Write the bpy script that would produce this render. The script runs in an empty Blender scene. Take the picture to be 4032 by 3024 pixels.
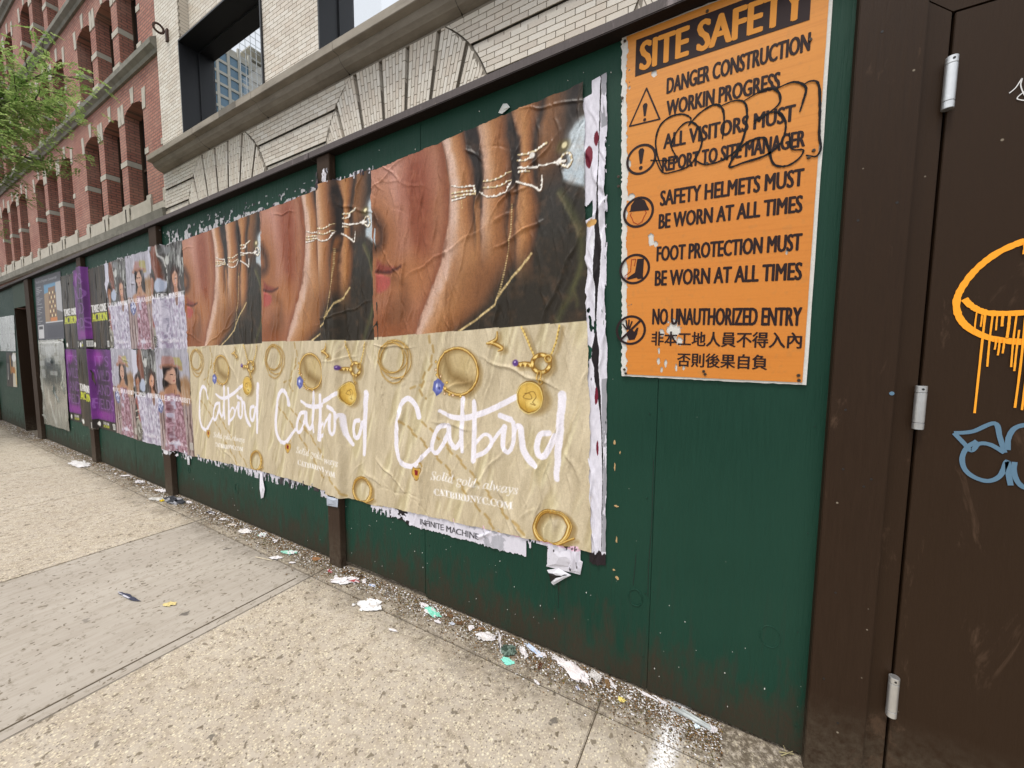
import bpy, bmesh, math, random
import numpy as np
from mathutils import Vector, Matrix, Euler

scene = bpy.context.scene
COL = scene.collection
R = math.radians
random.seed(7)

# ------------------------------------------------------------------ camera
cam_d = bpy.data.cameras.new('camera')
cam = bpy.data.objects.new('camera', cam_d)
COL.objects.link(cam)
scene.camera = cam
cam_d.sensor_width = 36.0
cam_d.lens = 1494.95 / 4032.0 * 36.0
cam_d.clip_start = 0.02
cam_d.clip_end = 1500.0
yaw, pit, rol = R(-29.26093), R(-4.5616), R(0.41735)
cy, sy, cp, sp = math.cos(yaw), math.sin(yaw), math.cos(pit), math.sin(pit)
f = Vector((sy * cp, cy * cp, sp)); r = Vector((cy, -sy, 0)); u = r.cross(f)
r2 = math.cos(rol) * r + math.sin(rol) * u
u2 = -math.sin(rol) * r + math.cos(rol) * u
CAM = Vector((0.0, -1.5075, 1.35))
cam.matrix_world = Matrix(((r2.x, u2.x, -f.x, CAM.x), (r2.y, u2.y, -f.y, CAM.y), (r2.z, u2.z, -f.z, CAM.z), (0, 0, 0, 1)))

# ------------------------------------------------------------------ world, sun, exposure
SUN_EL, SUN_AZ = R(68), R(190)      # azimuth clockwise from +Y
world = bpy.data.worlds.new('World'); scene.world = world
world.use_nodes = True
nt = world.node_tree
bg = nt.nodes['Background']
sky = nt.nodes.new('ShaderNodeTexSky'); sky.sky_type = 'NISHITA'
sky.sun_disc = False; sky.sun_elevation = SUN_EL; sky.sun_rotation = SUN_AZ
sky.air_density = 1.0; sky.dust_density = 5.0; sky.ozone_density = 1.0
hs = nt.nodes.new('ShaderNodeHueSaturation'); hs.inputs['Saturation'].default_value = 0.42
nt.links.new(sky.outputs[0], hs.inputs['Color'])
veil = nt.nodes.new('ShaderNodeMix'); veil.data_type = 'RGBA'; veil.inputs[0].default_value = .6     # thin bright overcast over the blue
veil.inputs[7].default_value = (6.9, 7.05, 7.2, 1)
nt.links.new(hs.outputs[0], veil.inputs[6]); nt.links.new(veil.outputs[2], bg.inputs[0])
bg.inputs[1].default_value = 0.11
sun_d = bpy.data.lights.new('sun', 'SUN'); sun_d.energy = 1.45; sun_d.angle = R(16)
sun_d.color = (1.0, 0.95, 0.87)
sun = bpy.data.objects.new('sun', sun_d); COL.objects.link(sun)
sd = Vector((math.sin(SUN_AZ) * math.cos(SUN_EL), math.cos(SUN_AZ) * math.cos(SUN_EL), math.sin(SUN_EL)))
sun.rotation_euler = sd.to_track_quat('Z', 'Y').to_euler(); sun.location = (0, -5, 20)
scene.view_settings.view_transform = 'Standard'
scene.view_settings.look = 'None'
scene.view_settings.exposure = 0.72
scene.view_settings.gamma = 1.0
scene.view_settings.use_curve_mapping = False

# ------------------------------------------------------------------ helpers
def s2l(c):
    return tuple(((x / 255.0) / 12.92 if x / 255.0 <= 0.04045 else ((x / 255.0 + 0.055) / 1.055) ** 2.4) for x in c)

def tag(o, label=None, cat=None, group=None, kind=None):
    if label: o['label'] = label
    if cat: o['category'] = cat
    if group: o['group'] = group
    if kind: o['kind'] = kind
    return o

def empty(name, loc=(0, 0, 0), label=None, cat=None, group=None):
    o = bpy.data.objects.new(name, None); COL.objects.link(o); o.location = loc
    o.empty_display_size = 0.1
    return tag(o, label, cat, group)

def link(name, me, mat=None, parent=None):
    o = bpy.data.objects.new(name, me); COL.objects.link(o)
    if mat is not None and not me.materials: me.materials.append(mat)
    if parent is not None:
        o.parent = parent
        o.matrix_parent_inverse = Matrix.Translation(parent.location).inverted()
    return o

class MB:
    """collects shapes into one mesh"""
    def __init__(s): s.v = []; s.f = []
    def add(s, vs, fs):
        n = len(s.v); s.v += [tuple(v) for v in vs]; s.f += [tuple(n + i for i in q) for q in fs]; return s
    def box(s, x0, x1, y0, y1, z0, z1):
        return s.add([(x0,y0,z0),(x1,y0,z0),(x1,y1,z0),(x0,y1,z0),(x0,y0,z1),(x1,y0,z1),(x1,y1,z1),(x0,y1,z1)],
                     [(0,3,2,1),(4,5,6,7),(0,1,5,4),(1,2,6,5),(2,3,7,6),(3,0,4,7)])
    def prism(s, pts, y0, y1):
        """polygon pts in (x,z), counter-clockwise seen from the street, from front y0 to back y1"""
        n = len(pts)
        vs = [(p[0], y0, p[1]) for p in pts] + [(p[0], y1, p[1]) for p in pts]
        return s.add(vs, [tuple(range(n)), tuple(range(2*n-1, n-1, -1))] + [(i, i+n, (i+1) % n + n, (i+1) % n) for i in range(n)])
    def extrude_x(s, prof, x0, x1):
        n = len(prof)
        vs = [(x0, p[0], p[1]) for p in prof] + [(x1, p[0], p[1]) for p in prof]
        return s.add(vs, [tuple(range(n)), tuple(range(2*n-1, n-1, -1))] + [(i, i+n, (i+1) % n + n, (i+1) % n) for i in range(n)])
    def cyl(s, p0, p1, r0, r1=None, n=12, cap=True):
        r1 = r0 if r1 is None else r1
        p0 = Vector(p0); p1 = Vector(p1); d = (p1 - p0).normalized()
        a = d.orthogonal().normalized(); b = d.cross(a); vs = []
        for p, rr in ((p0, r0), (p1, r1)):
            for k in range(n):
                t = 2 * math.pi * k / n; vs.append(p + rr * (math.cos(t) * a + math.sin(t) * b))
        fs = [(k, (k+1) % n, (k+1) % n + n, k+n) for k in range(n)]
        if cap: fs += [tuple(range(n-1, -1, -1)), tuple(range(n, 2*n))]
        return s.add(vs, fs)
    def tube(s, pts, rad, n=8):
        for a, b in zip(pts[:-1], pts[1:]): s.cyl(a, b, rad, rad, n)
        return s
    def mesh(s, name):
        me = bpy.data.meshes.new(name); me.from_pydata(s.v, [], s.f); me.update()
        return me
    def build(s, name, mat, parent=None, bevel=0, smooth=False):
        me = s.mesh(name)
        bm = bmesh.new(); bm.from_mesh(me)
        bmesh.ops.recalc_face_normals(bm, faces=bm.faces)
        if bevel: bmesh.ops.bevel(bm, geom=bm.edges[:], offset=bevel, segments=2, affect='EDGES', clamp_overlap=True)
        bm.to_mesh(me); bm.free()
        if smooth:
            for p in me.polygons: p.use_smooth = True
        return link(name, me, mat, parent)

# ------------------------------------------------------------------ materials
class NT:
    def __init__(s, name):
        s.m = bpy.data.materials.new(name); s.m.use_nodes = True
        s.t = s.m.node_tree; s.b = s.t.nodes['Principled BSDF']; s.out = s.t.nodes['Material Output']
    def n(s, typ, **kw):
        nd = s.t.nodes.new(typ)
        for k, v in kw.items():
            if k in nd.inputs: nd.inputs[k].default_value = v
            else: setattr(nd, k, v)
        return nd
    def l(s, a, b): s.t.links.new(a, b)
    def pos(s, scale=(1, 1, 1)):
        tc = s.n('ShaderNodeTexCoord'); mp = s.n('ShaderNodeMapping'); mp.inputs['Scale'].default_value = scale
        s.l(tc.outputs['Object'], mp.inputs['Vector']); return mp.outputs[0]
    def noise(s, scale, detail=3, rough=.55, vec=None, sc=(1, 1, 1), dist=0):
        nd = s.n('ShaderNodeTexNoise'); nd.inputs['Scale'].default_value = scale; nd.inputs['Detail'].default_value = detail
        nd.inputs['Roughness'].default_value = rough; nd.inputs['Distortion'].default_value = dist
        s.l(vec if vec is not None else s.pos(sc), nd.inputs['Vector']); return nd.outputs['Fac']
    def ramp(s, fac, stops, interp='LINEAR'):
        nd = s.n('ShaderNodeValToRGB'); cr = nd.color_ramp; cr.interpolation = interp
        while len(cr.elements) < len(stops): cr.elements.new(0.5)
        for e, (p, c) in zip(cr.elements, stops):
            e.position = p; e.color = (c[0], c[1], c[2], 1) if isinstance(c, (tuple, list)) else (c, c, c, 1)
        s.l(fac, nd.inputs[0]); return nd.outputs[0]
    def mix(s, fac, a, b, mode='MIX'):
        nd = s.n('ShaderNodeMix'); nd.data_type = 'RGBA'; nd.blend_type = mode
        for i, v in ((0, fac), (6, a), (7, b)):
            if isinstance(v, bpy.types.NodeSocket): s.l(v, nd.inputs[i])
            else: nd.inputs[i].default_value = v if i == 0 else (v[0], v[1], v[2], 1)
        return nd.outputs[2]
    def math(s, op, a, b=0.0, c=None, clamp=False):
        nd = s.n('ShaderNodeMath'); nd.operation = op; nd.use_clamp = clamp
        for i, v in enumerate((a, b, c)):
            if v is None: continue
            if isinstance(v, bpy.types.NodeSocket): s.l(v, nd.inputs[i])
            else: nd.inputs[i].default_value = v
        return nd.outputs[0]
    def bump(s, h, strength=.3, dist=.01, nrm=None):
        nd = s.n('ShaderNodeBump'); nd.inputs['Strength'].default_value = strength; nd.inputs['Distance'].default_value = dist
        s.l(h, nd.inputs['Height'])
        if nrm is not None: s.l(nrm, nd.inputs['Normal'])
        return nd.outputs[0]
    def base(s, c):
        if isinstance(c, bpy.types.NodeSocket): s.l(c, s.b.inputs['Base Color'])
        else: s.b.inputs['Base Color'].default_value = (c[0], c[1], c[2], 1)
    def rough(s, v):
        if isinstance(v, bpy.types.NodeSocket): s.l(v, s.b.inputs['Roughness'])
        else: s.b.inputs['Roughness'].default_value = v
    def normal(s, v): s.l(v, s.b.inputs['Normal'])
    def sep(s):
        g = s.n('ShaderNodeNewGeometry'); x = s.n('ShaderNodeSeparateXYZ'); s.l(g.outputs['Position'], x.inputs[0]); return x.outputs

def plain(name, c, rough=.6, metal=0.0, noise=.12, nscale=20, bump=.15, bdist=.002):
    k = NT(name)
    nz = k.noise(nscale, 4)
    k.base(k.mix(nz, tuple(x * (1 - noise) for x in c), tuple(min(1, x * (1 + noise)) for x in c)))
    k.rough(rough); k.b.inputs['Metallic'].default_value = metal
    if bump: k.normal(k.bump(k.noise(nscale * 3, 3), bump, bdist))
    return k.m

M = {}
# green painted plywood: vertical grain, grime splashed up from the pavement, pale flecks
def plywood():
    k = NT('green_painted_plywood')
    grain = k.noise(14, 5, .65, sc=(9, 9, .55))
    fine = k.noise(60, 3, .6, sc=(6, 6, .4))
    col = k.mix(grain, (.0045, .030, .019), (.0088, .049, .0315))
    big = k.noise(1.3, 3, .5)
    col = k.mix(k.ramp(big, [(.35, 0), (.7, 1)]), col, (.0115, .050, .0325))
    xyz = k.sep()
    dirt = k.noise(9, 6, .7, sc=(1.6, 1, .6)); d2 = k.noise(70, 4, .7)
    h = k.math('MULTIPLY_ADD', xyz[2], -2.9, 1.22)
    dm = k.math('ADD', h, k.math('MULTIPLY_ADD', dirt, 2.4, -1.3))
    dm = k.math('MULTIPLY', k.ramp(dm, [(.35, 0), (.95, 1)]), k.ramp(d2, [(.3, .6), (.6, 1)]))
    col = k.mix(dm, col, (.040, .031, .020))
    drip = k.noise(5, 4, .6, sc=(8, 1, .5))
    low = k.ramp(xyz[2], [(.1, 1), (.62, 0)])
    col = k.mix(k.math('MULTIPLY', k.ramp(drip, [(.56, 0), (.66, .7)]), low), col, (.022, .034, .024))
    vor = k.n('ShaderNodeTexVoronoi'); vor.inputs['Scale'].default_value = 26; k.l(k.pos((1, 1, 1)), vor.inputs['Vector'])
    wn = k.n('ShaderNodeSeparateColor'); k.l(vor.outputs['Color'], wn.inputs[0])
    fleck = k.math('MULTIPLY', k.ramp(vor.outputs['Distance'], [(.035, 1), (.05, 0)]), k.ramp(wn.outputs[0], [(.84, 0), (.86, .6)]))
    col = k.mix(fleck, col, (.30, .32, .27))
    k.base(col)
    k.rough(k.ramp(k.math('ADD', grain, k.math('MULTIPLY', dm, .5)), [(.3, .40), (.9, .8)])); k.b.inputs['Specular IOR Level'].default_value = .2
    b1 = k.bump(fine, .35, .0016); k.normal(k.bump(grain, .5, .004, b1))
    return k.m
M['ply'] = plywood()
def brownpaint(name, c0, c1, rgh=.38, rusty=0):
    k = NT(name)
    g = k.noise(18, 5, .65, sc=(7, 7, .5))
    col = k.mix(g, c0, c1)
    xyz = k.sep()
    d = k.math('MULTIPLY', k.ramp(xyz[2], [(.0, 1), (.28, 0)]), k.ramp(k.noise(40, 5, .7), [(.35, .1), (.7, .9)]))
    col = k.mix(d, col, (.11, .09, .065))
    scuff = k.ramp(k.noise(7, 6, .75, sc=(1, 1, .35), dist=.6), [(.60, 0), (.68, .35)])
    col = k.mix(scuff, col, tuple(min(1, x * 3.4 + .02) for x in c1))
    vor = k.n('ShaderNodeTexVoronoi'); vor.inputs['Scale'].default_value = 22; k.l(k.pos(), vor.inputs['Vector'])
    wn = k.n('ShaderNodeSeparateColor'); k.l(vor.outputs['Color'], wn.inputs[0])
    fleck = k.math('MULTIPLY', k.ramp(vor.outputs['Distance'], [(.05, 1), (.08, 0)]), k.ramp(wn.outputs[0], [(.9, 0), (.92, .7)]))
    col = k.mix(fleck, col, (.3, .26, .2))
    k.base(col); k.rough(k.ramp(g, [(.2, rgh), (.9, rgh + .25)])); k.b.inputs['Specular IOR Level'].default_value = .16
    b1 = k.bump(k.noise(90, 3, .6, sc=(3, 3, .4)), .25, .001); k.normal(k.bump(g, .35, .003, b1))
    return k.m
M['brown'] = brownpaint('brown_painted_wood', (.021, .0108, .0055), (.034, .0185, .010), .45)
M['brownpost'] = brownpaint('worn_brown_post_paint', (.030, .018, .012), (.055, .034, .022), .55)
def capmat():
    m = brownpaint('cap_board_paint', (.07, .06, .061), (.14, .12, .12), .6)
    t = m.node_tree; b = t.nodes['Principled BSDF']; src = b.inputs['Base Color'].links[0].from_socket
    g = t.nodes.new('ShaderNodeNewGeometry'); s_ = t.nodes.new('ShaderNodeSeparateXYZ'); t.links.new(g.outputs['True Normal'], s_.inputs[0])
    c = t.nodes.new('ShaderNodeMath'); c.operation = 'LESS_THAN'; t.links.new(s_.outputs[2], c.inputs[0]); c.inputs[1].default_value = -.5     # shade under the overhang painted in: downward faces go near black
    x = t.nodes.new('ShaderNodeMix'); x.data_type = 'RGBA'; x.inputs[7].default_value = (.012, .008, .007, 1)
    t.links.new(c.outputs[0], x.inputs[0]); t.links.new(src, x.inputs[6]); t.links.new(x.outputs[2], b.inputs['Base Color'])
    return m
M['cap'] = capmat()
M['steel'] = brownpaint('brown_painted_steel', (.025, .013, .0062), (.031, .0165, .0085), .42)
M['galv'] = plain('galvanised_steel', (.62, .63, .64), .35, .85, .2, 30, .2)
M['blackmetal'] = plain('black_window_metal', (.012, .013, .016), .45, .0, .2, 8, .05)
M['mortar'] = plain('grey_mortar', (.25, .22, .18), .9, 0, .25, 60, .4)
M['rust'] = plain('rusty_iron', (.06, .03, .02), .8, 0, .4, 40, .4)
M['dark'] = plain('dark_interior', (.006, .006, .007), .5, 0, .2, 5, .0)
M['screw'] = plain('rusty_screw', (.09, .06, .04), .5, .6, .3, 100, .2)
M['orange_plastic'] = plain('orange_plastic', (.8, .16, .02), .5)
M['leaf'] = None

def whitebrick():
    k = NT('cream_glazed_brick')
    oi = k.n('ShaderNodeObjectInfo'); at = k.n('ShaderNodeAttribute'); at.attribute_name = 'rnd'
    v = k.math('FRACT', k.math('ADD', oi.outputs['Random'], at.outputs['Fac']))
    col = k.ramp(v, [(0, (.58, .51, .43)), (.3, (.66, .60, .51)), (.65, (.73, .68, .60)), (1, (.63, .55, .455))])
    col = k.mix(k.ramp(k.noise(5, 5, .7), [(.45, 0), (.8, .3)]), col, (.40, .34, .27))
    k.base(col); k.rough(.5); k.normal(k.bump(k.noise(60, 3), .15, .002)); return k.m
M['wbrick'] = whitebrick()
def redbrick():
    k = NT('red_brick_courses')
    g = k.n('ShaderNodeNewGeometry'); p = k.n('ShaderNodeSeparateXYZ'); k.l(g.outputs['Position'], p.inputs[0])
    n = k.n('ShaderNodeSeparateXYZ'); k.l(g.outputs['True Normal'], n.inputs[0])
    side = k.math('GREATER_THAN', k.math('ABSOLUTE', n.outputs[0]), .6)
    h = k.math('ADD', k.math('MULTIPLY', p.outputs[0], k.math('SUBTRACT', 1.0, side)), k.math('MULTIPLY', p.outputs[1], side))
    cb = k.n('ShaderNodeCombineXYZ'); k.l(h, cb.inputs[0]); k.l(p.outputs[2], cb.inputs[1])
    br = k.n('ShaderNodeTexBrick'); k.l(cb.outputs[0], br.inputs['Vector'])
    for a, b in (('Scale', 1.0), ('Mortar Size', .010), ('Mortar Smooth', .1), ('Bias', 0.0), ('Brick Width', .21), ('Row Height', .07)):
        br.inputs[a].default_value = b
    br.inputs['Color1'].default_value = (.41, .165, .115, 1); br.inputs['Color2'].default_value = (.30, .11, .08, 1)
    br.inputs['Mortar'].default_value = (.115, .065, .055, 1)
    col = k.mix(k.ramp(k.noise(1.2, 5, .6), [(.35, 0), (.8, .5)]), br.outputs['Color'], (.46, .29, .225))
    k.base(col); k.rough(.85); k.normal(k.bump(br.outputs['Fac'], .5, -.008)); return k.m
M['rbrick'] = redbrick()
def stone(name, a, b, sc=3, streak=True):
    k = NT(name)
    col = k.mix(k.ramp(k.noise(sc, 6, .65), [(.3, 0), (.75, 1)]), a, b)
    if streak: col = k.mix(k.ramp(k.noise(2.5, 6, .7, sc=(.35, 1, 3)), [(.5, 0), (.72, .55)]), col, tuple(x * .45 for x in a))
    k.base(col); k.rough(.85); k.normal(k.bump(k.noise(40, 5, .65), .3, .004)); return k.m
M['cornice'] = stone('weathered_limestone', (.27, .235, .19), (.36, .32, .265))
M['cornicedark'] = stone('darker_weathered_limestone', (.13, .115, .095), (.2, .18, .15))
M['bandstone'] = stone('pale_band_stone', (.40, .37, .31), (.52, .48, .41), 4, False)
M['belt'] = stone('belt_course_stone', (.17, .16, .13), (.29, .275, .235), 4)
def concrete(name, agg=True):
    k = NT(name)
    xyz = k.sep()
    big = k.noise(1.6, 5, .6); mid = k.noise(11, 5, .65)
    if agg:
        col = k.mix(k.ramp(big, [(.3, 0), (.75, 1)]), (.37, .322, .265), (.46, .41, .345))
        col = k.mix(k.ramp(mid, [(.4, 0), (.7, .5)]), col, (.30, .235, .16))
        for scl, lo, cc, am in ((105, .52, (.62, .55, .40), .85), (125, .70, (.15, .125, .105), .8), (78, .88, (.66, .61, .47), .85), (170, .42, (.56, .49, .37), .7), (90, .9, (.13, .11, .10), .7)):
            v = k.n('ShaderNodeTexVoronoi'); v.inputs['Scale'].default_value = scl; k.l(k.pos((1, 1, 1)), v.inputs['Vector'])
            w = k.n('ShaderNodeSeparateColor'); k.l(v.outputs['Color'], w.inputs[0])
            msk = k.math('MULTIPLY', k.ramp(v.outputs['Distance'], [(.28, 1), (.42, 0)]), k.ramp(w.outputs[0], [(lo, 0), (lo + .03, am)]))
            col = k.mix(msk, col, cc)
        k.normal(k.bump(k.noise(160, 4, .7), .35, .002))
    else:
        col = k.mix(k.ramp(big, [(.3, 0), (.75, 1)]), (.335, .30, .26), (.41, .375, .33))
        st = k.noise(9, 5, .7, sc=(3.5, .35, 1))
        col = k.mix(k.ramp(st, [(.45, 0), (.75, .6)]), col, (.24, .205, .16))
        k.normal(k.bump(k.noise(70, 5, .7, sc=(2, .4, 1)), .3, .0015))
    # spots of old gum and grease
    for scl, lo, cc, r0, off in ((4.6, .66, (.075, .066, .06), .075, 0), (9, .66, (.11, .09, .07), .11, 3.3), (21, .62, (.14, .11, .075), .24, 7.1), (34, .70, (.12, .095, .065), .30, 5.2)):
        v = k.n('ShaderNodeTexVoronoi'); v.inputs['Scale'].default_value = scl
        mp = k.n('ShaderNodeMapping'); mp.inputs['Location'].default_value = (off, off, 0); mp.inputs['Scale'].default_value = (1, 1, 1)
        tc = k.n('ShaderNodeTexCoord'); k.l(tc.outputs['Object'], mp.inputs[0])
        wob = k.n('ShaderNodeTexNoise'); wob.inputs['Scale'].default_value = 30; k.l(tc.outputs['Object'], wob.inputs['Vector'])
        ad = k.mix(.07, mp.outputs[0], wob.outputs['Color'], 'ADD'); k.l(ad, v.inputs['Vector'])
        w = k.n('ShaderNodeSeparateColor'); k.l(v.outputs['Color'], w.inputs[0])
        msk = k.math('MULTIPLY', k.ramp(v.outputs['Distance'], [(r0 * .75, .8), (r0, 0)]), k.ramp(w.outputs[1], [(lo, 0), (lo + .02, 1)]))
        col = k.mix(msk, col, cc)
    # blotches of damp grime
    gr = k.ramp(k.noise(22, 6, .75), [(.54, 0), (.63, .8)])
    near = k.ramp(k.math('MULTIPLY_ADD', k.noise(6, 5, .7), .35, k.math('MULTIPLY', xyz[1], 1.0)), [(-.45 + .0, 0), (.16, 1)]) if False else None
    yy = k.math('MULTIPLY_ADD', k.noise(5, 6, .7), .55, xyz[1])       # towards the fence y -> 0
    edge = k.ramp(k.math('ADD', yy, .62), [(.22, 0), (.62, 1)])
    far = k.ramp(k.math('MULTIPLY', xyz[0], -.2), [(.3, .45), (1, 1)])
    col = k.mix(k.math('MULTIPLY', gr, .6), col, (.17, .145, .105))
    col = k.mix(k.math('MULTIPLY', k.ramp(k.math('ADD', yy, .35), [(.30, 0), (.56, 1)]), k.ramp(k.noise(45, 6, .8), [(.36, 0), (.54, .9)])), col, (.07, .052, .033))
    xy = k.math('MULTIPLY_ADD', k.noise(25, 4, .7), .10, xyz[0])
    if agg:
        # sprayed white stripe at the foot of the fence and a yellow mark by the door
        def band(val, a, b, soft):
            return k.math('MULTIPLY', k.ramp(k.math('ADD', val, 1.0), [(a + 1 - soft, 0), (a + 1 + soft, 1)]), k.ramp(k.math('ADD', val, 1.0), [(b + 1 - soft, 1), (b + 1 + soft, 0)]))
        wx = k.math('MULTIPLY_ADD', xyz[1], -.10, xyz[0])
        wm = band(wx, -.128, -.066, .018)
        wm = k.math('MULTIPLY', wm, k.ramp(k.noise(110, 4, .75), [(.42, 0), (.52, 1)]))
        wm = k.math('MULTIPLY', wm, k.ramp(k.math('ADD', xyz[1], 1.0), [(.45, 0), (.6, 1)]))
        col = k.mix(wm, col, (.80, .80, .82))
        ym = k.math('MULTIPLY', band(xyz[0], .13, .30, .03), band(k.math('MULTIPLY_ADD', xyz[0], -.05, xyz[1]), -.062, -.010, .010))
        ym = k.math('MULTIPLY', ym, k.ramp(k.noise(38, 4, .7), [(.40, 0), (.48, 1)]))
        col = k.mix(ym, col, (.72, .50, .05))
    k.base(col); k.rough(.85)
    return k.m
M['agg'] = concrete('exposed_aggregate_concrete', True)
M['smooth'] = concrete('smooth_concrete', False)
M['joint'] = plain('joint_dirt', (.10, .08, .055), .95, 0, .4, 80, .5)

def colmat(name, rough=.4, spec=.5, noise=.06, bump=.12, coat=0.0):
    """print: colour carried by the sheet's own vertices"""
    k = NT(name)
    at = k.n('ShaderNodeVertexColor'); at.layer_name = 'Col'
    c = at.outputs['Color']
    k.base(k.mix(1.0, c, k.ramp(k.noise(160, 3, .6), [(.3, 1 - noise * 2), (.7, 1.0)]), 'MULTIPLY'))
    k.rough(rough); k.b.inputs['Specular IOR Level'].default_value = spec
    if coat: k.b.inputs['Coat Weight'].default_value = coat; k.b.inputs['Coat Roughness'].default_value = .25
    k.normal(k.bump(k.noise(45, 5, .65, sc=(1.6, 1, .6)), bump, .004))
    return k.m
M['print'] = colmat('glossy_poster_print', .42, .24, .08, .4)
M['paper'] = colmat('torn_paper', .7, .3, .04, .4)
M['board'] = colmat('sign_board_print', .45, .4, .02, .1)
def flatmat(name, c, rough=.5):
    k = NT(name); k.base(c); k.rough(rough); k.b.inputs['Specular IOR Level'].default_value = .2; return k.m
M['ink'] = flatmat('dark_brown_ink', s2l((40, 26, 27)), .6)
M['orangeink'] = flatmat('orange_ink', s2l((206, 136, 50)), .5)
M['redink'] = flatmat('red_ink', s2l((150, 40, 20)), .5)
M['marker'] = flatmat('black_marker', (.006, .005, .006), .25)
M['sprayorange'] = flatmat('orange_spray_paint', s2l((250, 165, 45)), .5)
M['sprayblue'] = flatmat('blue_spray_paint', s2l((92, 122, 145)), .5)
M['spraywhite'] = flatmat('white_marker_paint', s2l((215, 215, 215)), .5)
M['white'] = plain('scraped_white_edge', (.62, .61, .58), .7, 0, .15, 60, .5)
M['kraft'] = plain('scuffed_wood', (.45, .30, .14), .8)

# ================================================================== ground
gbase = MB().box(-60, 30, -4.2, 14, -.4, -.007).build('sidewalk', M['joint']); tag(gbase, kind='structure')
tag(MB().box(-60, 30, -4.35, -4.2, -.5, 0.0).build('kerb', M['cornice'], bevel=.01), kind='structure')
def asphalt():
    k = NT('asphalt'); k.base(k.mix(k.noise(30, 5, .7), (.035, .035, .036), (.07, .068, .065))); k.rough(.9); k.normal(k.bump(k.noise(150, 3), .4, .004)); return k.m
tag(MB().box(-200, 120, -60, -4.35, -.5, -.14).build('road', asphalt()), kind='structure')
tag(MB().box(-400, 300, 14, 300, -.5, -.06).build('ground', asphalt()), kind='structure')
# slabs are parts of the sidewalk: a kerbside grid of squares and a narrow strip at the foot of the fence
jx = [-12.9 - 1.6 * 6, -12.9 - 1.6 * 5, -12.9 - 1.6 * 4, -12.9 - 1.6 * 3, -12.9 - 1.6 * 2, -12.9 - 1.6, -12.9, -11.4, -9.9, -8.35, -6.83, -5.25, -3.62, -2.125, -.365, 1.2, 2.8, 4.4, 6.0]
rnd = random.Random(3)
for a, b in zip(jx[:-1], jx[1:]):
    # joints run very slightly askew, as they do on site
    for (y0, y1) in ((-4.2, -3.25), (-3.25, -1.70), (-1.70, -.18)):
        smooth = (abs(a + 3.62) < .01 and y0 > -2)
        dz = rnd.uniform(-.0015, .0015)
        g = .0024
        j0 = -.006 if smooth else rnd.uniform(-.006, .004)
        sl = MB(); yoff = .0 if not smooth else .012
        ya, yb = y0 + g, y1 - g + yoff * 0
        sl.add([(a+g+.03*(y1-ya)*0, ya, -.05), (b-g, ya, -.05), (b-g, yb, -.05), (a+g, yb, -.05),
                (a+g, ya, dz), (b-g, ya, dz), (b-g, yb, dz), (a+g, yb, dz)],
               [(0,3,2,1),(4,5,6,7),(0,1,5,4),(1,2,6,5),(2,3,7,6),(3,0,4,7)])
        o = sl.build('slab', M['smooth'] if smooth else M['agg'], gbase, bevel=.003)
        if smooth: o['label'] = 'smoother grey concrete slab with a tooled margin'
    if a > -12.95:
        pass
    MB().box(a + .0024, b - .0024, -.18 + .0024, 2.6, -.05, rnd.uniform(-.0015, .0015)).build('slab', M['agg'], gbase, bevel=.003)
# tooled margin line of the smooth slab
MB().box(-2.19, -2.183, -1.62, -.24, -.004, .0012).build('margin_line', M['joint'], gbase)

# ================================================================== construction fence
fence = empty('construction_fence', (-5, 0, 0), 'green plywood site fence with brown posts and a dark cap board covered in posters', 'fence')
seams = [-12.3, -11.3, -10.18]
seams2 = [-9.05, -7.87, -6.65, -5.43, -4.5, -3.33, -2.10, -1.38, -.215, .428]
PT = .018
def capz(x): return 2.505 + .0135 * (x + 1)
def panel(x0, x1, z0=.012, z1=None, dy=0.0):
    return MB().prism([(x0 + .0007, z0), (x1 - .0007, z0), (x1 - .0007, capz(x1) - .0005), (x0 + .0007, capz(x0) - .0005)], dy, dy + PT).build('plywood_panel', M['ply'], fence, bevel=.0012)
for a, b in zip(seams[:-1], seams[1:]): panel(a, b)
for i, (a, b) in enumerate(zip(seams2[:-1], seams2[1:])): panel(a, b, .012 + (.018 if a == -2.10 else 0), dy=(.0, .0008, -.0008)[i % 3])
o = panel(-10.18, -9.35, 2.03, None, -.012)   # lighter header over the far doorway
o.data.materials.clear(); o.data.materials.append(plain('faded_green_paint', (.045, .075, .055), .7, 0, .25, 8)); o['label'] = 'faded grey green header board over the far doorway'
PF = -.042
def post(x0, x1, z0=0):
    return MB().prism([(x0, z0), (x1, z0), (x1, capz(x1) - .0006), (x0, capz(x0) - .0006)], PF, -.0012).build('post', M['brownpost'], fence, bevel=.003)
post(-2.150, -2.035); post(-4.60, -4.44); post(-6.70, -6.545); post(-12.25, -12.1); 
post(-9.22, -8.98)
# far recessed doorway: returns, leaf and yellow ring tag
rec = MB(); rec.box(-10.18, -10.155, -.012, .55, 0, 2.03); rec.box(-9.36, -9.335, .019, .55, 0, 2.03); rec.box(-10.155, -9.36, .0, .55, 2.032, 2.06)
rec.build('doorway_return', M['brown'], fence)
door2 = empty('site_door', (-9.36, .1, 0), 'far brown site door set deep in a recess of the green fence', 'door')
MB().box(-10.15, -9.37, .50, .54, .02, 2.02).build('door_leaf', M['steel'], door2)
rg = MB()
for k in range(20):
    a, b = 2*math.pi*k/20, 2*math.pi*(k+1)/20
    rg.cyl((-9.29+.07*math.cos(a), -.047, 1.38+.17*math.sin(a)), (-9.29+.07*math.cos(b), -.047, 1.38+.17*math.sin(b)), .008, .008, 6)
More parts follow.
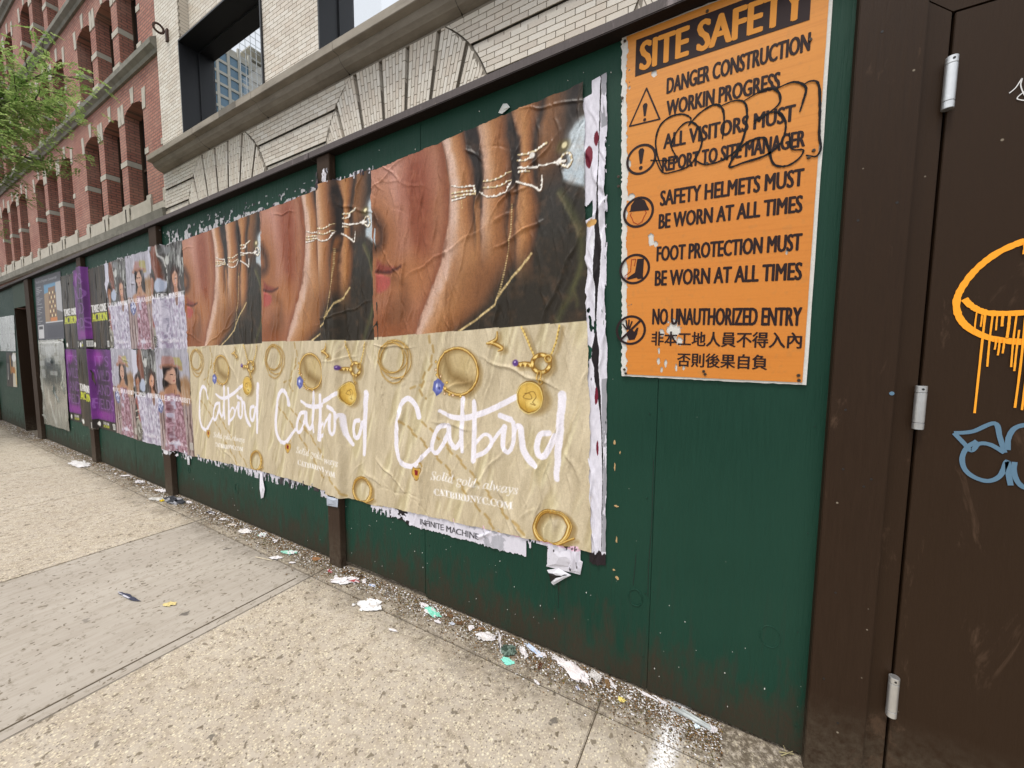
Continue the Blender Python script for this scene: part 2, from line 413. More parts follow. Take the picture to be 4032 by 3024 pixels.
# cap board laid flat, overhanging
capm = MB(); prevx = None
for (a, b) in ((-12.6, -10.0), (-9.998, -7.3), (-7.298, -4.62), (-4.618, -2.2), (-2.198, .55), (.552, 3.0)):
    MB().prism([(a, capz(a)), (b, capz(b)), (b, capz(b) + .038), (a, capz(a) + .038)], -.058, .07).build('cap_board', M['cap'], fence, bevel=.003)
# round plywood plugs, slightly proud and repainted
for (x, z, rr) in ((-.271, .381, .027), (.176, .39, .03), (-3.353, .262, .03), (-4.186, .279, .02)):
    p = MB()
    n = 22
    for k in range(n):
        if k % 11 in (9,): continue
        a, b = 2*math.pi*k/n, 2*math.pi*(k+1)/n
        p.cyl((x+rr*math.cos(a), -.0005, z+rr*1.25*math.sin(a)), (x+rr*math.cos(b), -.0005, z+rr*1.25*math.sin(b)), .0022, .0022, 5)
    p.build('plug_rim', M['ply'], fence)
# painted-over screw heads where the sheets are fixed
rn = random.Random(17)
for sx in (-8.95, -7.8, -6.85, -6.4, -5.4, -4.72, -4.32, -3.28, -2.24, -1.95, -1.40, -1.36, -.235, -.195, .262):
    for z in ((.10, .33) if sx < -.5 else (.12, .42, .78, 1.12)):
        x_, z_ = sx + rn.uniform(-.012, .012), z + rn.uniform(-.03, .03)
        o = MB().cyl((x_, .0, z_), (x_, -.0016, z_), .0042, .0036, 10).build('screw_head', M['ply'], fence)
        MB().cyl((x_, -.0014, z_), (x_, -.0019, z_), .0016, .0016, 6).build('screw_recess', M['dark'], o)
# hairline cracks in the plywood
for (pts) in ([(-.222, .95), (-.220, .7), (-.226, .52), (-.224, .40)], [(-.275, .56), (-.277, .5), (-.282, .43)], [(.15, .30), (.151, .18)], [(-.60, .55), (-.601, .35), (-.6, .22)], [(-1.9, .4), (-1.901, .25)]):
    cr = MB()
    for a, b in zip(pts[:-1], pts[1:]): cr.cyl((a[0], .0003, a[1]), (b[0], .0003, b[1]), .0011, .0011, 4)
    cr.build('crack', M['dark'], fence)
# kraft scuffs where the paint is chipped off
for i, (x, z, w, h) in enumerate(((-.372, 1.0, .007, .02), (-.368, .90, .006, .03), (-.358, .74, .016, .007), (-.352, .60, .006, .028), (-.345, .44, .014, .012), (-.349, .96, .004, .012), (-.36, .47, .01, .006))):
    rn = random.Random(i); n = 9
    pts = [(x + w*.6*math.cos(t)*rn.uniform(.5, 1.2), z + h*.6*math.sin(t)*rn.uniform(.5, 1.2)) for t in [2*math.pi*k/n for k in range(n)]]
    MB().prism(pts, -.0016, .001).build('paint_chip', M['kraft'], fence)

# ================================================================== right door with its frame
door = empty('steel_door', (.6, 0, 0), 'large dark brown steel door tagged with orange, blue and white graffiti', 'door')
MB().box(.283, .425, -.038, .02, 0, 2.5215).build('frame_board', M['brown'], door, bevel=.0025)
MB().prism([(.4265, 0), (.478, 0), (.478, 2.2525), (.4265, 2.3025)], -.012, .03).build('frame_jamb', M['steel'], door, bevel=.0015)
MB().prism([(.4285, 2.3025), (.4790, 2.2535), (1.6, 2.2535), (1.6, 2.3025)], -.0122, .03).build('frame_head', M['steel'], door)
MB().box(.4265, 1.7, -.006, .03, 2.3035, 2.523).build('header_panel', M['brown'], door)
MB().box(.4265, 1.6, .031, .05, 0, 2.48).build('door_backing', M['brown'], door)
MB().box(.4835, 1.47, -.016, .03, .015, 2.2465).build('door_leaf', M['steel'], door, bevel=.0015)
MB().box(1.475, 1.6, -.012, .03, 0, 2.25).build('frame_jamb', M['steel'], door, bevel=.0015)
for z0, z1 in ((2.0, 2.13), (1.147, 1.269), (.277, .402)):
    h = MB(); xh, yh, rr = .4805, -.028, .0125
    m1 = z0 + .018; m2 = z1 - .018
    for a, b in ((z0, m1), (m1 + .001, m2 - .001), (m2, z1)): h.cyl((xh, yh, a), (xh, yh, b), rr, rr, 20)
    o = h.build('hinge', M['galv'], door, bevel=.0008)
    MB().cyl((xh, yh - rr + .0035, z1 - .009), (xh, yh - rr - .0006, z1 - .009), .003, .003, 10).build('hinge_pin', M['dark'], o)
for (x, z) in ((.315, 1.74), (.395, 1.775), (.32, 1.19), (.39, .99), (.335, 2.24), (.318, .33), (.36, .2), (.325, 1.01), (.375, .965), (.33, .62)):
    MB().cyl((x, -.0372, z), (x, -.0386, z), .0032, .0032, 10).build('screw_hole', M['dark'], door)

def strip(pts, w, y, closed=False, seed=0, jit=.0, taper=False):
    """a flat painted line of width w along (x,z) points, laid at depth y"""
    P = [Vector((p[0], 0, p[1])) for p in pts]
    # Catmull-Rom resample
    Q = []; n = len(P)
    rng = range(n if closed else n - 1)
    for i in rng:
        p0 = P[(i-1) % n] if (closed or i > 0) else P[i]; p1 = P[i]; p2 = P[(i+1) % n]; p3 = P[(i+2) % n] if (closed or i + 2 < n) else P[(i+1) % n]
        for k in range(7):
            t = k / 7
            Q.append(.5*((2*p1)+(-p0+p2)*t+(2*p0-5*p1+4*p2-p3)*t*t+(-p0+3*p1-3*p2+p3)*t**3))
    if not closed: Q.append(P[-1])
    rn = random.Random(seed); vs = []; fs = []; m = len(Q)
    for i, q in enumerate(Q):
        a = Q[(i-1) % m] if (closed or i > 0) else Q[i]; b = Q[(i+1) % m] if (closed or i < m-1) else Q[i]
        d = (b - a); d = d.normalized() if d.length > 1e-9 else Vector((1, 0, 0))
        nn = Vector((-d.z, 0, d.x)); ww = w * .5 * (1 + rn.uniform(-jit, jit))
        if taper: ww *= .55 + .45 * math.sin(math.pi * min(1, max(0, (i + 1) / m)))
        vs += [(q.x + nn.x*ww, y, q.z + nn.z*ww), (q.x - nn.x*ww, y, q.z - nn.z*ww)]
    for i in range(m if closed else m - 1):
        j = (i + 1) % m; fs.append((2*i, 2*i+1, 2*j+1, 2*j))
    return vs, fs
def paint(name, strokes, mat, parent, y0, jit=.08, taper=False):
    mb = MB()
    for i, (pts, w, *cl) in enumerate(strokes):
        v, q = strip(pts, w, y0 - .00012 * i, bool(cl and cl[0]), i, jit, taper)
        mb.add(v, q)
    return mb.build(name, mat, parent)
YD = -.0168
eye = [(.74, 1.615), (.70, 1.64), (.652, 1.643), (.625, 1.634), (.596, 1.615), (.567, 1.582), (.546, 1.542), (.536, 1.503), (.542, 1.462), (.563, 1.428), (.600, 1.402), (.645, 1.391), (.70, 1.39), (.76, 1.40)]
g = [(eye, .0145)]
g.append(([(.550, 1.505), (.562, 1.488), (.580, 1.473), (.60, 1.465), (.64, 1.463), (.70, 1.466), (.76, 1.47)], .014))
for x, z0, z1 in ((.5905, 1.462, 1.20), (.604, 1.462, 1.325), (.575, 1.47, 1.41), (.585, 1.46, 1.43), (.612, 1.462, 1.42), (.622, 1.462, 1.43), (.633, 1.463, 1.40), (.645, 1.463, 1.325), (.652, 1.42, 1.315), (.66, 1.46, 1.22), (.672, 1.46, 1.215), (.685, 1.46, 1.34), (.62, 1.40, 1.355), (.628, 1.40, 1.36), (.613, 1.40, 1.37), (.645, 1.64, 1.61), (.655, 1.64, 1.60), (.665, 1.64, 1.615)):
    g.append(([(x, z0), (x + random.uniform(-.001, .0015), (z0+z1)/2), (x + random.uniform(-.0006, .0006), z1)], random.uniform(.003, .0052)))
paint('orange_graffiti', g, M['sprayorange'], door, YD - .001, .12)
paint('blue_graffiti', [([(.556, 1.142), (.59, 1.150), (.628, 1.176), (.640, 1.14), (.651, 1.100)], .010), ([(.651, 1.10), (.625, 1.118), (.604, 1.118), (.592, 1.098), (.575, 1.118), (.556, 1.142)], .010),
       ([(.60, 1.125), (.583, 1.105), (.576, 1.075), (.583, 1.045), (.602, 1.026), (.628, 1.02), (.648, 1.038), (.657, 1.078), (.662, 1.045), (.668, 1.015)], .0105),
       ([(.656, 1.108), (.655, 1.14), (.665, 1.168), (.690, 1.178), (.72, 1.17)], .0105), ([(.670, 1.078), (.671, 1.05), (.682, 1.022), (.70, 1.012), (.73, 1.02)], .0105)], M['sprayblue'], door, YD - .001, .05)
paint('white_graffiti', [([(.592, 2.012), (.602, 2.022), (.611, 2.041), (.610, 2.025), (.618, 2.0), (.632, 1.978)], .0022), ([(.640, 2.03), (.622, 2.012), (.607, 1.998), (.612, 1.99), (.64, 1.978)], .0022), ([(.64, 2.05), (.66, 2.07), (.69, 2.05)], .0022)], M['spraywhite'], door, YD - .001)
# small pale drip mark on the frame board
MB().cyl((.418, -.0386, 1.245), (.418, -.0392, 1.245), .0055, .0055, 12).build('paint_spot', M['sprayblue'], door)

# ================================================================== cream brick building
YB = 2.4
wb = empty('cream_brick_building', (-4, YB, 0), 'cream glazed brick facade with stone cornice, fanned brick arches and black framed openings', 'building')
BX0, BX1 = -11.165, 9.0
CT = 5.285; CH = .0665; BL = .213
AC = [-13.12, -8.57, -4.0, .56, 5.1]; AR, AZ = 1.567, 3.98
# backing wall (mortar), with openings for the windows
wins = [(-10.09, -7.06), (-5.55, -2.50), (-.98, 2.07), (3.57, 6.6)]
wz0, wz1 = 5.60, 7.71
bk = MB(); bk.box(BX0, BX1, YB + .016, YB + .6, 0, wz0)
xs = [BX0] + [v for w in wins for v in w] + [BX1]
for i in range(0, len(xs), 2): bk.box(xs[i], xs[i+1], YB + .010, YB + .6, wz0, 11.5)
for a, b in wins: bk.box(a, b, YB + .19, YB + .6, wz1 + .02, 11.5)
bk.build('wall', M['mortar'], wb)
stret = MB().box(0, BL - .009, 0, .05, 0, CH - .009).mesh('brick')
stret.materials.append(M['wbrick'])
bricks = []       # (screen size, kind, data)
def vis(x, z, y=YB, L=BL):
    d = Vector((x, y, z)) - CAM
    dep = d.dot(f)
    if dep < .2: return 0
    px = 512 + 1494.95/3.9375 * d.dot(r2) / dep; py = 384 - 1494.95/3.9375 * d.dot(u2) / dep
    if px < -20 or px > 1044 or py < -20 or py > 788: return 0
    e = d + Vector((L, 0, 0)); px2 = 512 + 1494.95/3.9375 * e.dot(r2) / max(.1, e.dot(f))
    zf = 2.53 + (z - 2.53) * 0
    # hidden behind the fence?
    t = (0 - CAM.y) / d.y; hz = CAM.z + d.z * t
    if hz < 2.50: return 0
    return abs(px2 - px)
rb = random.Random(11)
def arch_half(z):
    d = AR*AR - (z - AZ)**2
    return math.sqrt(d) if d > 0 else 0
row = 0; z = CT; skin = MB()
while z > 3.3:
    zt, zb = z, z - CH + .009
    y = YB + (.006 if row % 6 == 5 else -.022)
    off = (row % 2) * BL * .5 + rb.uniform(-.004, .004)
    spans2 = []; prev = (BX0, BX0)
    for c in AC:
        hT, hB = arch_half(zt), arch_half(zb)
        spans2.append((prev[0], prev[1], c - hT - .008, c - hB - .008)); prev = (c + hT + .008, c + hB + .008)
    spans2.append((prev[0], prev[1], BX1, BX1))
    if row % 6 != 5:
        for (lt, lb, rt, rbm) in spans2:
            lt = max(lt, BX0); lb = max(lb, BX0)
            if rt - lt > .05: skin.prism([(lb + .004, z - CH + (.009 if row % 6 == 4 else 0)), (rbm - .004, z - CH + (.009 if row % 6 == 4 else 0)), (rt - .004, z), (lt + .004, z)], YB - .012, YB + .0155)
    for (lt, lb, rt, rbm) in spans2:
        if max(rt, rbm) < BX0: continue
        lt = max(lt, BX0); lb = max(lb, BX0)
        k0 = math.floor((min(lt, lb) - BX0 - off) / BL)
        xx = BX0 + off + k0 * BL
        while xx < max(rt, rbm):
            a, b = xx, xx + BL - .009
            aT, aB = max(a, lt), max(a, lb); bT, bB = min(b, rt), min(b, rbm)
            if bT - aT > .02 or bB - aB > .02:
                bT = max(bT, aT + .002); bB = max(bB, aB + .002)
                full = abs(aT-a) < 1e-6 and abs(aB-a) < 1e-6 and abs(bT-b) < 1e-6 and abs(bB-b) < 1e-6
                bricks.append((vis(xx, z), 'S' if full else 'C', ((aB, zb), (bB, zb), (bT, zt), (aT, zt)), y))
            xx += BL
    z -= CH; row += 1
skin.build('mortar_skin', M['mortar'], wb)['kind'] = 'stuff'
# fanned voussoirs: columns of bricks standing on end inside each wedge
def radial(c, x_top, z):   # joint lines converge well below the arch
    zc = 1.3
    return c + (x_top - c) * (z - zc) / (CT - zc)
for c in AC[1:4]:
    joints = [-1.80, -1.29, -.77, -.25, .25, .77, 1.29, 1.80]
    for ji, (a, b) in enumerate(zip(joints[:-1], joints[1:])):
        nc = 7
        pf = []
        for tt in (1, .8, .6, .4, .2, 0):
            zq = CT
            for _ in range(5):
                xq = radial(c, c + a + .030 + (b - a - .068) * tt, zq) - c
                zq = min(CT, AZ + math.sqrt(max(0, AR*AR - xq*xq)) - .016) if abs(xq) < AR else AZ
            pf.append((xq + c, zq))
        MB().prism([(radial(c, c + a + .030, 3.85), 3.85), (radial(c, c + b - .030, 3.85), 3.85)] + pf, YB - .022, YB + .009).build('voussoir_mortar', M['mortar'], wb)
        for q in range(nc):
            ta, tb = (q + .10) / nc, (q + .93) / nc
            L = .213; zt = CT - ((q * .107 + ji * .05) % L)
            zz = CT
            cuts = [CT]; t = zt
            while t > 3.9:
                if t < CT - .03: cuts.append(t)
                t -= L
            cuts.append(3.85)
            for z1, z0 in zip(cuts[:-1], cuts[1:]):
                z1 -= .0045; z0 += .0045
                ia, ib = a + .032, b - .032
                def X(tt, zq): return radial(c, c + ia + (ib - ia) * tt, zq)
                def clipz(xq, zq):  # keep under the extrados circle
                    dx = xq - c
                    lim = AZ + math.sqrt(max(0, AR*AR - dx*dx)) - .012 if abs(dx) < AR else -1
                    return min(zq, lim)
                pts = [(X(ta, z0), z0), (X(tb, z0), z0), None, None]
                zr, zl = clipz(X(tb, z1), z1), clipz(X(ta, z1), z1)
                if zr < z0 + .012 and zl < z0 + .012: continue
                zr = max(zr, z0 + .004); zl = max(zl, z0 + .004)
                pts[2] = (X(tb, zr), zr); pts[3] = (X(ta, zl), zl)
                bricks.append((vis(pts[0][0], (z0+z1)/2, L=.2) * .8, 'C', tuple(pts), YB - .030))
# piers beside and above the windows
def pierbricks(x0, x1, z0, z1, y):
    zq = z0; i = 0
    while zq < z1:
        off = (i % 2) * BL * .5; xx = x0 - off
        while xx < x1 - .03:
            a, b = max(xx, x0 + .001), min(xx + BL - .009, x1 - .001)
            if b - a > .03:
                bricks.append((vis(a, zq), 'S' if abs(b - a - BL + .009) < 1e-6 else 'C', ((a, zq), (b, zq), (b, zq + CH - .009), (a, zq + CH - .009)), y))
            xx += BL
        zq += CH; i += 1
pierbricks(BX0, -10.09, 5.62, 9.6, YB); pierbricks(-7.06, -5.55, 5.62, 9.0, YB); pierbricks(-2.50, -.98, 5.62, 7.5, YB)
pierbricks(-10.09, -7.06, wz1 + .03, 9.6, YB + .18)
bricks.sort(key=lambda t: -t[0])
NP = 300
for (sz, kd, pts, y) in bricks[:NP]:
    if kd == 'S':
        o = bpy.data.objects.new('brick', stret); COL.objects.link(o); o.parent = wb
        o.matrix_parent_inverse = Matrix.Translation(wb.location).inverted(); o.location = (pts[0][0], y, pts[0][1])
    else:
        m = MB().prism(list(pts), y, y + .05).mesh('brick'); m.materials.append(M['wbrick']); link('brick', m, None, wb)
sv = []; sf = []; sr = []
for (sz, kd, pts, y) in bricks[NP:]:
    n = len(sv); sv += [(p[0], y, p[1]) for p in pts] + [(p[0], y + .05, p[1]) for p in pts]
    sf += [(n, n+1, n+2, n+3), (n, n+4, n+5, n+1), (n+1, n+5, n+6, n+2), (n+2, n+6, n+7, n+3), (n+3, n+7, n+4, n)]; sr.append(rb.random())
# side of the left pier where the window bay is set back
zq = wz1 + .03
me = bpy.data.meshes.new('bricks'); me.from_pydata(sv, [], sf); me.update()
at = me.attributes.new('rnd', 'FLOAT', 'FACE'); at.data.foreach_set('value', [sr[i // 5] for i in range(len(sf))])
o = link('brickwork', me, M['wbrick'], wb); o['kind'] = 'stuff'
ret = MB(); i = 0
while zq < 9.6:
    ret.box(-10.09 - .03, -10.088, YB + .012 + (i % 2) * .02, YB + .178, zq, zq + CH - .009); zq += CH; i += 1
o = ret.build('brickwork', M['wbrick'], wb); o['kind'] = 'stuff'
# cornice in stones about two metres long
prof = [(YB + .02, 5.287), (YB - .02, 5.287), (YB - .028, 5.30), (YB - .02, 5.315), (YB - .06, 5.325), (YB - .12, 5.345), (YB - .175, 5.385), (YB - .205, 5.435), (YB - .21, 5.452), (YB - .245, 5.458), (YB - .29, 5.462), (YB - .30, 5.47), (YB - .30, 5.575), (YB - .285, 5.59), (YB + .02, 5.625)]
cx = [BX0, -9.02, -6.95, -4.87, -2.88, -.85, 1.2, 3.3, 5.4, BX1]
for i, (a, b) in enumerate(zip(cx[:-1], cx[1:])):
    dz = (.0, .0015, -.001)[i % 3]
    MB().extrude_x([(p[0], p[1] + dz) for p in prof], a + .004, b - .004).build('cornice_stone', M['cornice'], wb)
    MB().extrude_x([(p[0] + .004, p[1] - .004) for p in prof[2:-1]] + [(YB + .02, 5.60)], b - .004, b + .004).build('joint_mortar', M['cornicedark'], wb) if b < BX1 else None
MB().box(-8.0, -7.42, YB - .3025, YB - .25, 5.468, 5.578).build('stained_patch', M['cornicedark'], wb)
# black box frames and panes
def window(a, b):
    w = MB(); y0, y1 = YB - .03, YB + .60; t = .03
    w.box(a, a + t, y0, y1, 5.60, wz1); w.box(b - t, b, y0, y1, 5.60, wz1); w.box(a + t, b - t, y0, y1, wz1 - t, wz1); w.box(a + t, b - t, y0 + .04, y1, 5.60, 5.63)
    fr = w.build('window_frame', M['blackmetal'], wb)
    g = MB(); g.box(a + t, a + t + .03, YB + .30, YB + .33, 5.63, wz1 - t); g.box(b - t - .03, b - t, YB + .30, YB + .33, 5.63, wz1 - t); g.box(a + t + .03, b - t - .03, YB + .30, YB + .33, wz1 - t - .03, wz1 - t)
    g.build('inner_stop', M['blackmetal'], fr)
    k = bpy.data.materials.get('window_glass')
    if k is None:
        q = NT('window_glass'); tr = q.n('ShaderNodeBsdfTransparent'); tr.inputs[0].default_value = (.97, .98, .99, 1)
        gl = q.n('ShaderNodeBsdfGlossy'); gl.inputs['Roughness'].default_value = .02
        mx = q.n('ShaderNodeMixShader'); mx.inputs[0].default_value = .05
        q.l(tr.outputs[0], mx.inputs[1]); q.l(gl.outputs[0], mx.inputs[2]); q.l(mx.outputs[0], q.out.inputs[0]); k = q.m
    MB().box(a + t + .002, b - t - .002, YB + .570, YB + .576, 5.632, wz1 - t - .002).build('pane', k, fr)
for a, b in wins: window(a, b)
# iron eye bolt
eyb = empty('iron_eye_bolt', (-10.6, YB, 8.0), 'rusty iron eye bolt fixed to the cream brick pier', 'eye bolt')
m = MB(); m.box(-10.64, -10.55, YB - .03, YB, 7.88, 8.12); m.build('plate', M['rust'], eyb)
m = MB(); n = 18
for k in range(n):
    a, b = 2*math.pi*k/n, 2*math.pi*(k+1)/n
    m.cyl((-10.60, YB - .15 + .085*math.cos(a), 8.05 + .085*math.sin(a)), (-10.60, YB - .15 + .085*math.cos(b), 8.05 + .085*math.sin(b)), .022, .022, 8)
m.build('eye', M['rust'], eyb, smooth=True)

# ================================================================== red brick building
YR = 2.45
rd = empty('red_brick_building', (-25, YR, 0), 'red brick warehouse with tall arched window recesses and pale stone bands', 'building')
FP = 2.87
centers = [-12.83 - 5.52 * g - 1.53 * k for g in range(6) for k in range(3)]
hw = .57
def redfloor(zs, zsp, ztop, zpl):
    """one storey of wall in front of the recesses: piers between, spandrel with segmental arches"""
    front, back = YR, YR + .30
    xs_ = sorted(centers)
    w = MB()
    edges = [-45.0] + [v for c in xs_ for v in (c - hw, c + hw)] + [BX0 - .002]
    for i in range(0, len(edges), 2): w.box(edges[i], edges[i+1], front, back, zs, zsp)
    x = -45.0
    for c in xs_:
        # spandrel strip left of the arch and above it
        n = 8; arc = [(c - hw * math.cos(math.pi * k / n), zsp + .20 * math.sin(math.pi * k / n)) for k in range(n + 1)]
        for k in range(n):
            w.prism([arc[k], arc[k+1], (arc[k+1][0], ztop), (arc[k][0], ztop)], front, back)
        w.box(x, c - hw, front, back, zsp, ztop); x = c + hw
    w.box(x, BX0 - .002, front, back, zsp, ztop)
    w.build('wall', M['rbrick'], rd)
    rn = random.Random(int(zs * 10))
    for i, c in enumerate(xs_):
        far = c < -24
        # window at the back of the recess
        fr = MB().box(c - hw, c + hw, back + .02, back + .05, zs, zsp + .2).build('window', M['dark'], rd)
        if not far:
            fm = MB(); fm.box(c - hw, c - hw + .06, back - .03, back + .02, zs, zsp + .1); fm.box(c + hw - .06, c + hw, back - .03, back + .02, zs, zsp + .1); fm.box(c - hw + .06, c + hw - .06, back - .02, back + .02, (zs+zsp)/2, (zs+zsp)/2 + .05)
            fm.build('sash', M['brownpost'], fr)
        MB().box(c - hw - .002, c + hw + .002, front - .015, back + .015, zpl - .40, zpl + .02).build('sill', M['bandstone'], rd)
        # keystone and the two springers
        pr = .012
        MB().prism([(c - .07, zsp + .205), (c + .07, zsp + .205), (c + .11, zsp + .56), (c - .11, zsp + .56)], front - pr, front + .1).build('keystone', M['bandstone'], rd)
        for s in (-1, 1):
            pts = [(c + s * hw, zsp - .10), (c + s * (hw + .17), zsp - .10), (c + s * (hw + .22), zsp + .36), (c + s * (hw + .02), zsp + .36)]
            if s < 0: pts = pts[::-1]
            MB().prism(pts, front - pr, front + .302).build('springer_stone', M['bandstone'], rd)
    # pale bands and stepped plinth blocks on each pier
    for i in range(0, len(edges), 2):
        a, b = edges[i], edges[i+1]
        if b - a < .6:
            MB().box(a - .012, b + .012, front - .012, back - .03, (zpl + zsp) / 2 - .03, (zpl + zsp) / 2 + .10).build('band_stone', M['bandstone'], rd)
            MB().box(a - .03, b + .03, front - .03, back - .03, zpl - .18, zpl + .10).build('plinth_stone', M['bandstone'], rd)
        else:
            for (p, q) in ((a - .012, a + .2), (b - .2, b + .012)):
                MB().box(p, q, front - .012, back - .03, (zpl + zsp) / 2 - .03, (zpl + zsp) / 2 + .10).build('band_stone', M['bandstone'], rd)
                MB().box(p - .018, q + .018, front - .03, back - .03, zpl - .18, zpl + .10).build('plinth_stone', M['bandstone'], rd)
for k in range(5):
    zt = 5.26 + FP * k
    redfloor(7.90 + FP * (k - 1) if k else 4.76, 7.13 + FP * k, 7.90 + FP * k, 8.36 + FP * (k - 1) if k else 4.96)
    bl = MB().extrude_x([(YR + .3, 7.90 + FP*k), (YR - .05, 7.90 + FP*k), (YR - .08, 7.96 + FP*k), (YR - .16, 8.02 + FP*k), (YR - .17, 8.12 + FP*k), (YR - .05, 8.22 + FP*k), (YR + .3, 8.25 + FP*k)], -45, BX0 - .002)
    bl.build('belt_course', M['belt'], rd)
FPz = 4.78
lo = MB().box(-45, BX0 - .002, YR, YR + .3, 0, 4.30).build('wall', M['rbrick'], rd)
MB().extrude_x([(YR + .3, 4.30), (YR - .06, 4.30), (YR - .12, 4.36), (YR - .14, 4.56), (YR - .02, 4.62), (YR + .3, 4.76)], -45, BX0 - .002).build('belt_course', M['belt'], rd)
MB().box(-45, BX0 - .004, YR - .02, YR + .02, 4.60, 4.80).build('sill_course', M['bandstone'], rd)
# stepped sill blocks seen just above the fence
for c in sorted(centers):
    for s in (-1, 1):
        x = c + s * (hw + .1)
        MB().box(x - .13, x + .13, YR - .045, YR + .05, 4.62, 4.96).build('plinth_stone', M['bandstone'], rd)
MB().box(-45, BX0 - .002, YR + .36, YR + .95, 0, 22.2).build('core', M['dark'], rd)

# ================================================================== tower under construction seen through the opening
TX = -125; k2 = 125 / 60.0
tw = empty('concrete_tower', (TX, 50, 0), 'distant pale concrete tower with glass bays and scaffolding on its unfinished side', 'building')
FL = 3.05; y0t = 44.0; z_ref = 80.6
M['towerc'] = plain('pale_concrete', (.46, .44, .38), .8, 0, .12, .6, 0)
kk = NT('blue_glass'); kk.base(kk.mix(kk.noise(.25, 3), (.09, .17, .24), (.18, .29, .38))); kk.rough(.2); M['tglass'] = kk.m
ncol = 7; cw = 2.75
core = MB().box(TX - 20, TX, y0t + .01, y0t + ncol * cw + 14, 0, 86).build('core', M['towerc'], tw)
for fl in range(0, 10):
    zt = z_ref + 3.05 - fl * FL
    MB().box(TX - .1, TX + .5, y0t, y0t + ncol * cw, zt + .05, zt + .75).build('floor_band', M['towerc'], tw)
for c in range(ncol + 1):
    MB().box(TX - .1, TX + .62, y0t + c * cw - .3, y0t + c * cw + .3, 20, 87).build('mullion', M['towerc'], tw)
for c in range(ncol):
    for fl in range(0, 10):
        zt = z_ref + 3.05 - fl * FL
        MB().box(TX, TX + .2, y0t + c * cw + .31, y0t + (c + 1) * cw - .31, zt - FL + .76, zt + .04).build('window', M['tglass'], tw)
# unfinished side: slabs, columns and scaffold poles
ys = y0t + ncol * cw
sc = MB(); M['scaf'] = plain('scaffold_steel', (.5, .52, .52), .5, .4, .1, 1, 0)
for fl in range(0, 13):
    zt = z_ref + 9.5 - fl * FL
    MB().box(TX - 8, TX + .3, ys + .31, ys + 26, zt - .35, zt).build('floor_slab', M['towerc'], tw)
core2 = MB().box(TX - 8, TX - .4, ys + .5, ys + 26, 20, 84).build('dark_infill', plain('shaded_interior', (.10, .10, .10), .9, 0, .3, .3, 0), tw)
rn = random.Random(5)
for i in range(22):
    y = ys - 3 + i * 1.45
    sc.cyl((TX + 1.6, y, 45), (TX + 1.6, y, 95 + rn.uniform(-3, 2)), .09, .09, 5)
for j in range(24):
    z = 52 + j * 1.9
    sc.cyl((TX + 1.6, ys - 3, z), (TX + 1.6, ys + 28, z), .08, .08, 5)
sc.build('scaffold', M['scaf'], tw)

# ================================================================== street tree at the left
def leafmat():
    k = NT('green_leaflets'); at = k.n('ShaderNodeAttribute'); at.attribute_name = 'rnd'
    k.base(k.ramp(at.outputs['Fac'], [(0, (.14, .24, .06)), (.5, (.28, .42, .12)), (1, (.46, .58, .22))])); k.rough(.45)
    k.b.inputs['Transmission Weight'].default_value = 0
    tl = k.n('ShaderNodeBsdfTranslucent'); k.l(k.b.inputs['Base Color'].links[0].from_socket, tl.inputs[0])
    mx = k.n('ShaderNodeMixShader'); mx.inputs[0].default_value = .5
    k.l(k.b.outputs[0], mx.inputs[1]); k.l(tl.outputs[0], mx.inputs[2]); k.l(mx.outputs[0], k.out.inputs[0]); return k.m
M['leaf'] = leafmat()
bark = plain('dark_bark', (.07, .055, .04), .9, 0, .4, 20, .6)
tree = empty('street_tree', (-11.9, -3.1, 0), 'street tree with feathery light green leaves hanging in front of the red brick building', 'tree')
MB().cyl((-11.9, -3.1, 0), (-11.8, -3.0, 2.6), .13, .10, 14).cyl((-11.8, -3.0, 2.58), (-11.6, -2.75, 4.5), .10, .07, 12).build('trunk', bark, tree, smooth=True)
br = MB(); tips = []
rt = random.Random(21)
def limb(p, d, L, rad, depth):
    n = 5; pts = [Vector(p)]
    dd = Vector(d).normalized()
    for i in range(n):
        dd = (dd + Vector((rt.uniform(-.18, .18), rt.uniform(-.18, .18), rt.uniform(-.12, .10)))).normalized()
        q = pts[-1] + dd * L / n
        br.cyl(pts[-1], q, rad * (1 - i / n * .6), rad * (1 - (i + 1) / n * .6), 6); pts.append(q)
        if depth > 0 and i >= 1:
            for s in (-1, 1):
                side = Vector((-dd.y, dd.x, 0)) * s
                limb(q, dd * .6 + side * rt.uniform(.5, 1) + Vector((0, 0, rt.uniform(-.25, .3))), L * .5, rad * .45, depth - 1)
        if depth <= 1: tips.append((q.copy(), dd.copy()))
    tips.append((pts[-1], dd))
for (p, d, L) in (((-11.7, -2.6, 4.1), (.1, 1, .5), 2.3), ((-11.6, -2.5, 4.5), (-.1, 1.0, .45), 2.75), ((-11.6, -2.3, 4.3), (-.35, .8, .8), 2.4), ((-11.65, -2.6, 4.35), (.2, .95, .33), 2.3), ((-11.75, -2.3, 3.2), (-.5, 1, .10), 1.7), ((-11.6, -2.75, 4.5), (.3, -.6, .9), 2.6), ((-11.6, -2.8, 4.4), (-1, -.1, .8), 2.6)):
    limb(p, d, L, .045, 2)
br.build('branch', bark, tree)
rgn = np.random.default_rng(4)
lv = []; lr = []
